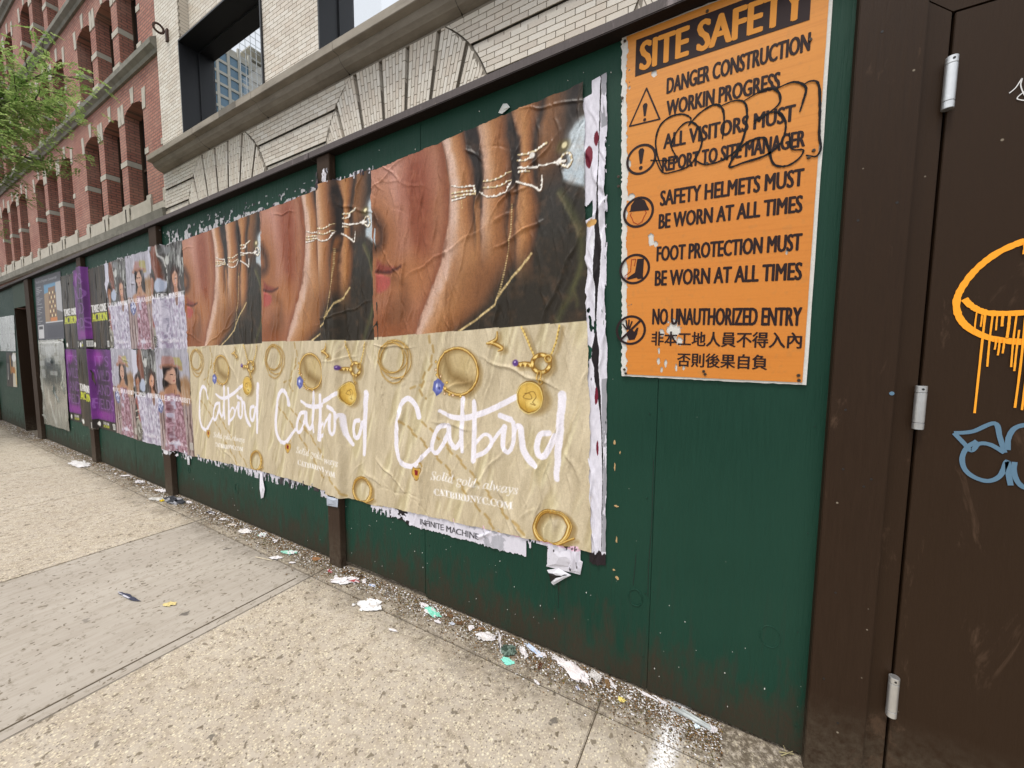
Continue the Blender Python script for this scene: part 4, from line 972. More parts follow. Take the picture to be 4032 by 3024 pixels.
A = {'split':[[0.038,0.986],[1.217,0.97]],'hand':[[0.501,1.908],[0.518,1.846],[0.532,1.798],[0.548,1.679],[0.54,1.579],[0.534,1.507],[0.509,1.432],[0.493,1.353],[0.452,1.261],[0.39,1.153],[0.346,1.078],[0.302,0.978],[0.446,0.971],[0.587,0.973],[0.687,1.03],[0.789,1.112],[0.831,1.155],[0.87,1.199],[0.917,1.244],[0.985,1.293],[1.017,1.39],[1.028,1.476],[1.005,1.553],[0.999,1.618],[0.997,1.694],[1.009,1.773],[1.046,1.852],[1.062,1.909],[1.156,1.9],[1.157,1.926],[0.503,2.008]],'f1':[[0.501,1.908],[0.518,1.846],[0.532,1.798],[0.548,1.679],[0.555,1.59],[0.608,1.477],[0.67,1.464],[0.689,1.558],[0.691,1.669],[0.688,1.739],[0.663,1.802],[0.648,1.868],[0.644,1.911],[0.636,1.962],[0.503,1.972]],'f2':[[0.701,1.907],[0.718,1.867],[0.727,1.762],[0.734,1.658],[0.724,1.591],[0.722,1.453],[0.852,1.425],[0.881,1.518],[0.891,1.641],[0.893,1.732],[0.877,1.815],[0.883,1.9],[0.878,1.944],[0.702,1.94]],'f3':[[0.892,1.9],[0.924,1.781],[0.926,1.67],[0.928,1.606],[0.904,1.533],[0.891,1.45],[0.897,1.349],[0.918,1.278],[0.979,1.294],[1.013,1.391],[1.025,1.478],[1.005,1.553],[0.999,1.618],[0.997,1.694],[1.006,1.774],[1.039,1.855],[1.061,1.903],[1.048,1.932],[0.893,1.926]],'f4':[[1.062,1.909],[1.156,1.9],[1.158,1.813],[1.146,1.728],[1.139,1.64],[1.07,1.63],[1.021,1.656],[1.0,1.693],[1.017,1.801]],'gap1':[[0.653,1.908],[0.701,1.907],[0.724,1.784],[0.734,1.658],[0.724,1.591],[0.709,1.491],[0.694,1.557],[0.691,1.669],[0.672,1.785]],'gap2':[[0.885,1.902],[0.928,1.779],[0.924,1.632],[0.904,1.513],[0.885,1.551],[0.895,1.64],[0.896,1.725]],'He':[[0.489,2.013],[0.501,1.908],[0.518,1.846],[0.532,1.798],[0.548,1.679],[0.54,1.579],[0.534,1.507],[0.509,1.432],[0.493,1.353],[0.452,1.261],[0.39,1.153],[0.346,1.078],[0.302,0.974]],'Hr':[[1.041,1.575],[1.028,1.476],[1.017,1.39],[0.99,1.299],[0.925,1.244],[0.87,1.192],[0.83,1.142],[0.789,1.091],[0.687,1.03],[0.587,0.964]],'L1':[[0.47,2.019],[0.501,1.908],[0.518,1.846],[0.532,1.798],[0.548,1.679],[0.54,1.579],[0.534,1.493]],'R1':[[0.629,1.999],[0.644,1.911],[0.656,1.831],[0.672,1.779],[0.692,1.724],[0.696,1.654],[0.689,1.558],[0.696,1.458]],'L2':[[0.682,2.001],[0.701,1.907],[0.717,1.847],[0.727,1.762],[0.734,1.658],[0.724,1.591],[0.717,1.454]],'R2':[[0.875,1.971],[0.883,1.9],[0.877,1.815],[0.893,1.726],[0.893,1.641],[0.886,1.564],[0.868,1.422]],'L3':[[0.864,2.001],[0.892,1.9],[0.924,1.781],[0.928,1.67],[0.93,1.605],[0.908,1.532],[0.895,1.417],[0.897,1.315]],'R3':[[1.048,1.932],[1.036,1.857],[1.006,1.774],[0.997,1.694],[0.999,1.625],[1.007,1.552],[1.028,1.476],[1.018,1.39],[0.993,1.298]],'L4':[[1.048,1.932],[1.039,1.855],[1.009,1.773],[1.0,1.693],[1.003,1.636]],'R4':[[1.163,1.918],[1.16,1.813],[1.146,1.728],[1.139,1.64],[1.131,1.6]],'rim1':[[0.515,1.904],[0.543,1.68],[0.555,1.59],[0.543,1.491],[0.512,1.349],[0.471,1.243],[0.388,1.098],[0.345,0.983]],'rim2':[[0.718,1.887],[0.736,1.76],[0.742,1.655],[0.739,1.519]],'rim3':[[0.915,1.867],[0.935,1.733],[0.936,1.603]],'nose':[[0.017,1.645],[0.07,1.567],[0.062,1.503],[0.02,1.486]],'liptop':[[0.033,1.416],[0.078,1.384],[0.18,1.35],[0.134,1.325],[0.077,1.342],[0.031,1.341]],'lip':[[0.031,1.341],[0.076,1.329],[0.133,1.304],[0.138,1.275],[0.11,1.245],[0.062,1.23],[0.03,1.238]],'lipline':[[0.031,1.353],[0.088,1.34],[0.146,1.335],[0.214,1.349]],'chin':[[0.156,1.296],[0.245,1.235],[0.219,1.116],[0.129,1.083]],'white':[[1.231,1.776],[1.186,1.756],[1.159,1.729],[1.149,1.667],[1.151,1.618],[1.127,1.582],[1.13,1.551],[1.169,1.528],[1.222,1.496]],'stripe':[[1.116,1.506],[1.154,1.441],[1.18,1.38],[1.197,1.321],[1.202,1.241],[1.188,1.17],[1.155,1.093],[1.121,1.034],[1.092,0.966]],'stripe2':[[1.195,1.199],[1.168,1.11],[1.18,1.034]],'ring0':[[0.557,1.676,3.0],[0.62,1.652,3.0],[0.691,1.645,4.0]],'ring1':[[0.558,1.64,5.0],[0.62,1.632,5.0],[0.699,1.62,4.0]],'ring2':[[0.558,1.622,5.0],[0.629,1.615,5.0],[0.686,1.608,6.0]],'ring3':[[0.56,1.607,4.0],[0.637,1.603,4.0]],'ring4':[[0.742,1.647,5.0],[0.808,1.638,4.0],[0.887,1.653,3.0]],'ring5':[[0.741,1.62,4.0],[0.815,1.605,4.0],[0.887,1.616,3.0]],'ring6':[[0.72,1.606,3.0],[0.757,1.577,4.0],[0.814,1.565,4.0],[0.863,1.576,4.0],[0.888,1.609,3.0]],'ring7':[[0.923,1.709,4.0],[0.971,1.702,5.0],[1.022,1.709,6.0],[1.055,1.72,7.0]],'ring8':[[0.918,1.686,3.0],[0.957,1.678,4.0],[0.993,1.683,3.0]],'ring9':[[0.922,1.656,5.0],[0.971,1.642,6.0],[1.003,1.639,7.0],[1.056,1.633,4.0],[1.111,1.629,5.0],[1.138,1.628,8.0]],'ring10':[[0.925,1.638,5.0],[0.977,1.627,4.0]],'ring11':[[1.111,1.629,4.0],[1.132,1.654,5.0],[1.158,1.652,5.0],[1.167,1.619,5.0],[1.15,1.6,5.0],[1.118,1.619,4.0]],'ring12':[[0.913,1.599,5.0],[0.954,1.579,6.0],[0.998,1.558,6.0],[1.029,1.537,6.0],[1.038,1.594,4.0]],'ring13':[[0.686,1.642,5.0],[0.695,1.605,7.0]],'chainA':[[0.888,1.51],[0.883,1.418],[0.869,1.321],[0.843,1.222],[0.814,1.123]],'chainB':[[0.978,1.28],[0.94,1.241],[0.886,1.196],[0.83,1.142],[0.792,1.084],[0.687,1.023],[0.578,0.973]],'chainC':[[0.615,1.59],[0.618,1.554]],'L_C':[[0.323,0.539,30.0],[0.301,0.603,30.0],[0.249,0.639,30.0],[0.199,0.6,28.0],[0.176,0.524,28.0],[0.159,0.426,30.0],[0.163,0.329,30.0],[0.204,0.271,30.0],[0.276,0.265,28.0],[0.335,0.318,24.0],[0.393,0.37,22.0]],'L_a1':[[0.493,0.502,26.0],[0.45,0.486,26.0],[0.416,0.426,24.0],[0.409,0.371,24.0],[0.436,0.355,24.0],[0.48,0.404,24.0],[0.508,0.459,22.0]],'L_a2':[[0.516,0.503,28.0],[0.518,0.433,28.0],[0.553,0.392,26.0],[0.584,0.429,22.0]],'L_t':[[0.603,0.643,26.0],[0.595,0.524,26.0],[0.589,0.456,26.0],[0.593,0.378,20.0]],'L_bar':[[0.463,0.576,18.0],[0.546,0.548,26.0],[0.636,0.552,30.0],[0.75,0.589,28.0],[0.892,0.656,26.0]],'L_b1':[[0.668,0.628,26.0],[0.668,0.502,28.0],[0.658,0.337,30.0]],'L_b2':[[0.661,0.355,24.0],[0.723,0.385,22.0],[0.76,0.43,20.0],[0.748,0.466,18.0],[0.715,0.468,16.0],[0.67,0.418,18.0]],'L_b3':[[0.76,0.43,16.0],[0.793,0.477,18.0],[0.828,0.515,20.0]],'L_idot':[[0.808,0.567,26.0],[0.861,0.549,28.0]],'L_i1':[[0.829,0.515,26.0],[0.821,0.463,26.0],[0.823,0.415,24.0],[0.844,0.395,22.0],[0.862,0.409,18.0]],'L_r':[[0.875,0.536,24.0],[0.877,0.482,22.0],[0.871,0.434,20.0],[0.86,0.406,18.0]],'L_r2':[[0.877,0.482,16.0],[0.891,0.519,22.0],[0.91,0.516,26.0],[0.917,0.461,26.0],[0.926,0.411,32.0],[0.951,0.371,34.0],[0.981,0.345,26.0]],'L_d1':[[1.043,0.497,26.0],[1.004,0.487,26.0],[0.989,0.436,26.0],[1.002,0.391,26.0],[1.033,0.402,28.0],[1.07,0.488,24.0]],'L_d2':[[1.106,0.666,36.0],[1.097,0.563,34.0],[1.088,0.452,32.0],[1.079,0.297,24.0]],'bigring':[[0.691,0.791,13.0],[0.692,0.768,13.0],[0.689,0.747,13.0],[0.682,0.726,13.0],[0.67,0.708,13.0],[0.656,0.691,13.0],[0.637,0.678,13.0],[0.616,0.669,13.0],[0.594,0.663,13.0],[0.571,0.662,13.0],[0.547,0.667,13.0],[0.525,0.674,13.0],[0.504,0.686,13.0],[0.486,0.702,13.0],[0.471,0.721,13.0],[0.46,0.743,13.0],[0.454,0.766,13.0],[0.453,0.79,13.0],[0.456,0.812,13.0],[0.464,0.834,13.0],[0.477,0.854,13.0],[0.494,0.87,13.0],[0.512,0.882,13.0],[0.534,0.89,13.0],[0.558,0.894,13.0],[0.581,0.894,13.0],[0.604,0.889,13.0],[0.626,0.88,13.0],[0.645,0.867,13.0],[0.662,0.851,13.0],[0.675,0.833,13.0],[0.685,0.812,13.0],[0.691,0.791,13.0]],'bigshadow':[[0.5,0.867,30.0],[0.529,0.771,50.0],[0.57,0.746,60.0],[0.61,0.728,60.0],[0.649,0.719,50.0]],'smallring':[[1.12,0.056,15.0],[1.111,0.04,15.0],[1.1,0.025,15.0],[1.087,0.012,15.0],[1.07,0.003,15.0],[1.054,-0.003,15.0],[1.037,-0.006,15.0],[1.02,-0.006,15.0],[1.005,0.0,15.0],[0.992,0.009,15.0],[0.982,0.022,15.0],[0.975,0.036,15.0],[0.972,0.052,15.0],[0.974,0.07,15.0],[0.979,0.088,15.0],[0.988,0.105,15.0],[1.0,0.12,15.0],[1.015,0.132,15.0],[1.03,0.141,15.0],[1.048,0.147,15.0],[1.065,0.149,15.0],[1.081,0.147,15.0],[1.096,0.141,15.0],[1.108,0.132,15.0],[1.117,0.12,15.0],[1.123,0.106,15.0],[1.126,0.09,15.0],[1.124,0.073,15.0],[1.12,0.056,15.0]],'smallring2':[[1.132,0.061,5.0],[1.124,0.045,5.0],[1.113,0.03,5.0],[1.098,0.019,5.0],[1.083,0.01,5.0],[1.065,0.003,5.0],[1.047,0.001,5.0],[1.029,0.003,5.0],[1.013,0.009,5.0],[0.998,0.018,5.0],[0.987,0.029,5.0],[0.98,0.044,5.0],[0.975,0.06,5.0],[0.976,0.077,5.0],[0.981,0.095,5.0],[0.99,0.111,5.0],[1.002,0.126,5.0],[1.018,0.137,5.0],[1.034,0.145,5.0],[1.052,0.15,5.0],[1.071,0.152,5.0],[1.088,0.15,5.0],[1.104,0.144,5.0],[1.117,0.134,5.0],[1.127,0.123,5.0],[1.134,0.109,5.0],[1.137,0.093,5.0],[1.136,0.077,5.0],[1.132,0.061,5.0]],'pin':[[1.072,-0.001,10.0],[1.147,0.039,8.0]],'loop0':[[0.254,0.869,5.0],[0.251,0.85,5.0],[0.243,0.831,5.0],[0.231,0.815,5.0],[0.215,0.802,5.0],[0.194,0.792,5.0],[0.172,0.786,5.0],[0.148,0.784,5.0],[0.125,0.787,5.0],[0.101,0.794,5.0],[0.081,0.805,5.0],[0.064,0.82,5.0],[0.051,0.838,5.0],[0.044,0.858,5.0],[0.041,0.879,5.0],[0.044,0.899,5.0],[0.053,0.918,5.0],[0.067,0.933,5.0],[0.084,0.946,5.0],[0.106,0.956,5.0],[0.129,0.961,5.0],[0.152,0.962,5.0],[0.176,0.959,5.0],[0.198,0.95,5.0],[0.217,0.939,5.0],[0.234,0.924,5.0],[0.245,0.907,5.0],[0.252,0.888,5.0],[0.254,0.869,5.0]],'loop1':[[0.277,0.85,5.0],[0.274,0.827,5.0],[0.266,0.806,5.0],[0.253,0.788,5.0],[0.235,0.773,5.0],[0.214,0.76,5.0],[0.191,0.754,5.0],[0.167,0.751,5.0],[0.141,0.754,5.0],[0.118,0.762,5.0],[0.095,0.775,5.0],[0.078,0.792,5.0],[0.064,0.812,5.0],[0.056,0.835,5.0],[0.054,0.859,5.0],[0.057,0.882,5.0],[0.067,0.904,5.0],[0.081,0.923,5.0],[0.1,0.938,5.0],[0.122,0.949,5.0],[0.146,0.955,5.0],[0.171,0.956,5.0],[0.195,0.951,5.0],[0.219,0.943,5.0],[0.239,0.93,5.0],[0.256,0.913,5.0],[0.268,0.894,5.0],[0.275,0.872,5.0],[0.277,0.85,5.0]],'loop2':[[0.248,0.833,5.0],[0.245,0.808,5.0],[0.237,0.785,5.0],[0.225,0.764,5.0],[0.21,0.747,5.0],[0.19,0.733,5.0],[0.17,0.725,5.0],[0.147,0.722,5.0],[0.125,0.726,5.0],[0.103,0.735,5.0],[0.084,0.748,5.0],[0.068,0.767,5.0],[0.056,0.789,5.0],[0.049,0.814,5.0],[0.047,0.84,5.0],[0.05,0.865,5.0],[0.058,0.889,5.0],[0.072,0.91,5.0],[0.088,0.927,5.0],[0.108,0.94,5.0],[0.13,0.947,5.0],[0.152,0.948,5.0],[0.175,0.943,5.0],[0.195,0.934,5.0],[0.213,0.92,5.0],[0.228,0.902,5.0],[0.239,0.881,5.0],[0.246,0.857,5.0],[0.248,0.833,5.0]],'loop3':[[0.227,0.86,5.0],[0.224,0.842,5.0],[0.218,0.825,5.0],[0.206,0.81,5.0],[0.19,0.797,5.0],[0.172,0.787,5.0],[0.151,0.781,5.0],[0.13,0.78,5.0],[0.107,0.783,5.0],[0.087,0.79,5.0],[0.067,0.8,5.0],[0.051,0.814,5.0],[0.04,0.831,5.0],[0.033,0.85,5.0],[0.031,0.869,5.0],[0.034,0.888,5.0],[0.041,0.906,5.0],[0.054,0.922,5.0],[0.071,0.935,5.0],[0.09,0.943,5.0],[0.111,0.948,5.0],[0.133,0.949,5.0],[0.155,0.946,5.0],[0.176,0.938,5.0],[0.193,0.927,5.0],[0.208,0.913,5.0],[0.219,0.897,5.0],[0.226,0.88,5.0],[0.227,0.86,5.0]],'locket':[[1.021,0.657,10.0],[1.019,0.642,10.0],[1.014,0.627,10.0],[1.007,0.613,10.0],[0.997,0.603,10.0],[0.986,0.594,10.0],[0.972,0.589,10.0],[0.959,0.586,10.0],[0.945,0.587,10.0],[0.932,0.592,10.0],[0.92,0.601,10.0],[0.91,0.611,10.0],[0.903,0.625,10.0],[0.898,0.64,10.0],[0.898,0.655,10.0],[0.899,0.671,10.0],[0.904,0.686,10.0],[0.912,0.7,10.0],[0.922,0.711,10.0],[0.934,0.719,10.0],[0.947,0.724,10.0],[0.961,0.726,10.0],[0.975,0.724,10.0],[0.988,0.719,10.0],[0.999,0.711,10.0],[1.009,0.7,10.0],[1.015,0.686,10.0],[1.019,0.672,10.0],[1.021,0.657,10.0]],'locketfill':[[1.021,0.657,0.0],[1.019,0.642,0.0],[1.014,0.627,0.0],[1.007,0.613,0.0],[0.997,0.603,0.0],[0.986,0.594,0.0],[0.972,0.589,0.0],[0.959,0.586,0.0],[0.945,0.587,0.0],[0.932,0.592,0.0],[0.92,0.601,0.0],[0.91,0.611,0.0],[0.903,0.625,0.0],[0.898,0.64,0.0],[0.898,0.655,0.0],[0.899,0.671,0.0],[0.904,0.686,0.0],[0.912,0.7,0.0],[0.922,0.711,0.0],[0.934,0.719,0.0],[0.947,0.724,0.0],[0.961,0.726,0.0],[0.975,0.724,0.0],[0.988,0.719,0.0],[0.999,0.711,0.0],[1.009,0.7,0.0],[1.015,0.686,0.0],[1.019,0.672,0.0],[1.021,0.657,0.0]],'link':[[1.056,0.8,18.0],[1.055,0.792,18.0],[1.051,0.785,18.0],[1.046,0.777,18.0],[1.04,0.771,18.0],[1.032,0.766,18.0],[1.023,0.764,18.0],[1.015,0.763,18.0],[1.006,0.765,18.0],[0.997,0.767,18.0],[0.99,0.773,18.0],[0.983,0.779,18.0],[0.978,0.786,18.0],[0.975,0.795,18.0],[0.974,0.803,18.0],[0.975,0.812,18.0],[0.978,0.82,18.0],[0.984,0.828,18.0],[0.991,0.833,18.0],[0.998,0.837,18.0],[1.007,0.839,18.0],[1.016,0.84,18.0],[1.025,0.838,18.0],[1.034,0.836,18.0],[1.041,0.831,18.0],[1.048,0.824,18.0],[1.053,0.817,18.0],[1.055,0.809,18.0],[1.056,0.8,18.0]],'link2':[[1.062,0.822,7.0],[1.061,0.819,7.0],[1.06,0.816,7.0],[1.059,0.813,7.0],[1.057,0.81,7.0],[1.054,0.81,7.0],[1.051,0.809,7.0],[1.048,0.808,7.0],[1.045,0.808,7.0],[1.043,0.809,7.0],[1.04,0.811,7.0],[1.038,0.814,7.0],[1.036,0.817,7.0],[1.035,0.82,7.0],[1.034,0.823,7.0],[1.035,0.827,7.0],[1.036,0.83,7.0],[1.037,0.833,7.0],[1.04,0.835,7.0],[1.042,0.837,7.0],[1.045,0.837,7.0],[1.048,0.837,7.0],[1.052,0.837,7.0],[1.055,0.836,7.0],[1.057,0.834,7.0],[1.06,0.832,7.0],[1.061,0.828,7.0],[1.062,0.825,7.0],[1.062,0.822,7.0]],'bail':[[1.015,0.746,6.0],[1.015,0.741,6.0],[1.014,0.737,6.0],[1.013,0.732,6.0],[1.012,0.729,6.0],[1.01,0.726,6.0],[1.008,0.724,6.0],[1.006,0.724,6.0],[1.004,0.724,6.0],[1.001,0.727,6.0],[1.0,0.729,6.0],[0.998,0.733,6.0],[0.997,0.737,6.0],[0.996,0.742,6.0],[0.997,0.747,6.0],[0.997,0.751,6.0],[0.998,0.756,6.0],[0.999,0.76,6.0],[1.0,0.764,6.0],[1.002,0.767,6.0],[1.004,0.768,6.0],[1.006,0.769,6.0],[1.008,0.768,6.0],[1.01,0.767,6.0],[1.012,0.763,6.0],[1.014,0.76,6.0],[1.014,0.756,6.0],[1.015,0.751,6.0],[1.015,0.746,6.0]],'loopb':[[1.021,0.721,6.0],[1.021,0.717,6.0],[1.02,0.716,6.0],[1.019,0.714,6.0],[1.017,0.713,6.0],[1.016,0.711,6.0],[1.014,0.71,6.0],[1.011,0.71,6.0],[1.009,0.71,6.0],[1.007,0.711,6.0],[1.005,0.712,6.0],[1.004,0.714,6.0],[1.003,0.715,6.0],[1.003,0.718,6.0],[1.003,0.72,6.0],[1.003,0.723,6.0],[1.003,0.725,6.0],[1.005,0.726,6.0],[1.006,0.728,6.0],[1.008,0.729,6.0],[1.01,0.73,6.0],[1.012,0.731,6.0],[1.014,0.73,6.0],[1.016,0.73,6.0],[1.017,0.729,6.0],[1.019,0.727,6.0],[1.02,0.725,6.0],[1.021,0.723,6.0],[1.021,0.721,6.0]],'mono':[[0.934,0.672,5.0],[0.958,0.671,5.0],[0.966,0.649,5.0],[0.942,0.648,5.0],[0.926,0.656,5.0],[0.943,0.671,5.0],[0.975,0.68,5.0],[0.987,0.657,5.0],[0.97,0.633,5.0],[0.982,0.619,5.0],[0.958,0.626,5.0]],'chain1':[[0.927,0.967,10.0],[0.955,0.905,10.0],[0.982,0.837,10.0]],'chain2':[[1.104,0.959,9.0],[1.087,0.89,9.0],[1.056,0.834,9.0]],'twist':[[0.904,0.802,22.0],[0.941,0.805,22.0],[0.973,0.796,26.0]],'pgem':[[0.891,0.81]],'gem':[[0.455,0.747],[0.492,0.716],[0.48,0.677],[0.448,0.655],[0.416,0.686],[0.423,0.73]],'gemc':[[0.454,0.701]],'pearls':[[0.443,0.832],[0.44,0.791],[0.445,0.764],[0.475,0.76],[0.508,0.724],[0.496,0.668],[0.522,0.664],[0.543,0.66],[0.589,0.656],[0.472,0.755],[0.502,0.694]],'bird':[[0.802,0.958,4.0],[0.797,0.924,12.0],[0.766,0.909,14.0],[0.743,0.907,6.0],[0.766,0.909,10.0],[0.802,0.896,16.0],[0.828,0.878,12.0],[0.805,0.868,6.0]],'heart':[[0.276,0.26],[0.299,0.254],[0.329,0.261],[0.333,0.234],[0.298,0.187],[0.269,0.222]],'heartin':[[0.286,0.247],[0.311,0.245],[0.308,0.217],[0.289,0.218]],'heartloop':[[0.312,0.264,5.0],[0.329,0.29,5.0],[0.337,0.267,5.0]],'dshadow':[[0.198,0.515,14.0],[0.349,0.402,16.0],[0.488,0.289,16.0],[0.647,0.134,18.0],[0.739,0.047,18.0],[0.793,-0.01,18.0]],'dshadow2':[[0.351,0.513,10.0],[0.501,0.396,12.0],[0.678,0.242,14.0],[0.83,0.09,14.0],[0.939,0.005,14.0]],'dsh3':[[0.274,0.694,14.0],[0.333,0.713,14.0]],'dsh4':[[0.406,0.967,10.0],[0.425,0.844,12.0],[0.367,0.765,12.0],[0.332,0.694,12.0],[0.365,0.64,8.0]],'text1':[[0.395,0.209],[0.893,0.202],[0.396,0.255]],'text2':[[0.415,0.124],[0.865,0.124],[0.416,0.161]],'bottom':[[0.021,0.001],[0.385,0.007],[0.692,0.008],[0.955,0.001],[1.124,-0.004],[1.22,-0.0]],'topedge':[[0.0,1.9],[0.194,1.912],[0.501,1.908],[0.705,1.904],[0.885,1.902],[1.047,1.905],[1.156,1.9],[1.224,1.889]]}
PW, PH = 1.22, 1.9
DARK = 1.0
def art_jewel(S, T, W_, H_):
    s = S * PW / W_; t = T * PH / H_
    cv = Canvas(s, t, (52, 45, 38))
    split = A['split']; m_s = (split[1][1] - split[0][1]) / (split[1][0] - split[0][0]); zsp = split[0][1] + (s - split[0][0]) * m_s
    up = t > zsp
    n1 = fbm(s*6, t*6, 1, 5); n2 = fbm(s*260, t*260, 2, 2); n3 = fbm(s*25, t*25, 3, 4)
    # dark ground of the photograph
    cv.all(n1 * .5, (74, 58, 42)); cv.blob(1.05, 1.25, .45, .3, (44, 42, 34), .8, .8); cv.blob(1.05, 1.62, .18, .3, (62, 58, 56), .8, .6); cv.blob(.95, 1.08, .3, .12, (42, 40, 34), .8, .8)
    # cheek
    face = [(-.1, zz) for zz in (.8, 2.1)] + [(.46, 2.1)] + [(p[0] + .02, p[1]) for p in A['rim1'][:]] + [(A['rim1'][-1][0], .85)]
    cv.poly(face, (164, 106, 76), .012)
    cv.blob(.12, 1.78, .30, .16, (196, 142, 126), .9, .95); cv.blob(.05, 1.55, .12, .25, (160, 100, 58), .9, .8)
    cv.blob(.33, 1.72, .10, .22, (142, 72, 50), .9, .85); cv.blob(.36, 1.5, .07, .2, (144, 76, 50), .9, .8)
    cv.blob(.24, 1.50, .05, .26, (188, 132, 112), .95, .5); cv.blob(.28, 1.28, .14, .12, (174, 112, 68), .9, .8); cv.blob(.12, 1.03, .14, .1, (138, 76, 40), .9, .8); cv.blob(.20, 1.12, .08, .08, (128, 80, 50), .9, .7)
    cv.stroke([(p[0] - .015, p[1]) for p in A['rim1']], .05, (116, 56, 34), .05, .6)
    cv.stroke(A['nose'], .06, (58, 36, 26), .07, .9); cv.stroke(A['chin'], .05, (120, 74, 46), .06, .6)
    cv.poly(A['liptop'], (136, 62, 50), .025); cv.poly(A['lip'], (178, 84, 76), .018); cv.stroke(A['lipline'], .012, (66, 28, 24), .018); cv.stroke([(p[0], p[1] - .02) for p in A['lipline'][:2]], .006, (226, 120, 110), .012, .7)
    # hand and fingers: each a rounded form between its left and right edge
    def form(Lc, Rc, stops, soft=.008, t0=None, fade=.06, tilt=0):
        L_ = sorted([(p[1], p[0]) for p in Lc]); R_ = sorted([(p[1], p[0]) for p in Rc])
        l = np.interp(t, [p[0] for p in L_], [p[1] for p in L_]); r_ = np.interp(t, [p[0] for p in R_], [p[1] for p in R_])
        q = (s - l) / np.maximum(r_ - l, .004) + (n3 - .5) * .10
        m = np.clip((s - l) / soft + .5, 0, 1) * np.clip((r_ - s) / soft + .5, 0, 1)
        if t0 is not None: m = m * np.clip((t - t0) / fade + .5, 0, 1)
        qs = [x[0] for x in stops]; col = np.stack([np.interp(q, qs, [x[1][c] for x in stops]) for c in range(3)], 1)
        cv.all(m, col)
    form(A['He'], A['Hr'], [(0, (150, 108, 88)), (.035, (208, 168, 148)), (.10, (214, 178, 158)), (.2, (196, 146, 108)), (.38, (176, 122, 76)), (.58, (154, 100, 58)), (.75, (126, 80, 48)), (.9, (84, 58, 40)), (1, (48, 41, 34))], .010)
    cv.stroke([(.72, 1.55), (.74, 1.35), (.70, 1.15)], .03, (112, 70, 44), .07, .7); cv.stroke([(.56, 1.5), (.57, 1.3), (.52, 1.12)], .025, (134, 86, 52), .06, .6); cv.blob(.66, 1.2, .08, .1, (136, 88, 52), .9, .5)
    cv.poly([A['chainB'][-1][:2], *[(p[0] - .03, p[1]) for p in A['chainB'][::-1][1:]], (1.0, 1.32), (1.35, 1.3), (1.35, .8), (.5, .8)], (50, 43, 34), .06, .75)
    # dark ground behind the fingers above the knuckles
    form(A['He'], [(1.2, 2.1), (1.2, .8)], [(0, (42, 36, 34)), (1, (44, 37, 34))], .01, 1.58, .05)
    form(A['L4'], A['R4'], [(0, (70, 50, 38)), (.25, (138, 94, 60)), (.55, (116, 78, 50)), (.85, (82, 60, 46)), (1, (62, 54, 48))], .03, 1.60, .14)
    form(A['L3'], A['R3'], [(0, (84, 58, 44)), (.14, (176, 126, 88)), (.35, (188, 132, 82)), (.62, (156, 100, 56)), (.85, (104, 66, 42)), (1, (58, 44, 36))], .008, 1.25, .22)
    form(A['L2'], A['R2'], [(0, (104, 76, 62)), (.10, (196, 158, 136)), (.26, (206, 160, 124)), (.5, (176, 120, 74)), (.76, (142, 88, 50)), (.93, (92, 60, 42)), (1, (52, 42, 38))], .008, 1.36, .2)
    form(A['L1'], A['R1'], [(0, (170, 128, 108)), (.10, (214, 180, 164)), (.26, (220, 184, 162)), (.46, (190, 136, 92)), (.7, (164, 106, 62)), (.9, (110, 70, 46)), (1, (58, 44, 38))], .008, 1.42, .2)
    for gname in ('gap1', 'gap2'): cv.stroke([A[gname][1], A[gname][2], A[gname][3], (A[gname][4][0], A[gname][4][1] - .05)], .010, (44, 34, 30), .022, .85)
    cv.poly(A['white'], (190, 204, 214), .02); cv.blob(1.2, 1.68, .06, .08, (206, 216, 222), .8, .6)
    cv.stroke(A['stripe'], .022, (86, 88, 52), .03, .7); cv.stroke([(p[0] - .012, p[1]) for p in A['stripe'][:4]], .007, (132, 126, 92), .012, .6); cv.stroke(A['stripe2'], .01, (96, 94, 56), .02, .6)
    cv.all((n3 - .5) * .5, (196, 134, 90)); cv.all((n2 - .45) * .35 * (n1 > 0), (20, 14, 10))
    for k_ in range(16):
        if 'ring%d' % k_ in A:
            p = A['ring%d' % k_]; cv.stroke([(q[0] + .002, q[1] - .003, q[2] * 2.4) for q in p], None, (84, 56, 32), .004, .85); cv.stroke([(q[0], q[1], q[2] * 1.5) for q in p], None, (226, 206, 160) if k_ % 3 else (238, 232, 224), .002)
            L = np.array(p)[:, :2]
            for j in range(len(L) * 3):
                i0 = min(int(j / 3), len(L) - 2); tt = (j % 3) / 3; q = L[i0] * (1-tt) + L[i0+1] * tt
                if j % 2: cv.blob(q[0], q[1] + .001, .0055, .0045, (255, 252, 244), .6)
    cv.blob(*A['ring11'][0][:2], .014, .012, (245, 240, 235), .5); cv.blob(.99, 1.69, .012, .012, (240, 236, 230), .5); cv.blob(1.13, 1.685, .03, .026, (104, 92, 56), .7, .8); cv.blob(1.135, 1.69, .012, .012, (226, 214, 170), .5)
    rg = np.random.default_rng(3)
    for nm, ww in (('chainA', .004), ('chainB', .0065), ('chainC', .003)):
        P = np.array([p[:2] for p in A[nm]]); seg = np.hypot(*np.diff(P, axis=0).T); cum = np.r_[0, np.cumsum(seg)]
        for dd in np.arange(0, cum[-1], .0105):
            q = [np.interp(dd, cum, P[:, 0]), np.interp(dd, cum, P[:, 1])]
            b = rg.uniform(.4, 1); cv.blob(q[0], q[1], ww, ww * .9, (120 + 120*b, 98 + 115*b, 55 + 100*b), .7, .95)
    lum = cv.c.mean(1, keepdims=True); cv.c = lum * .06 + cv.c * .94
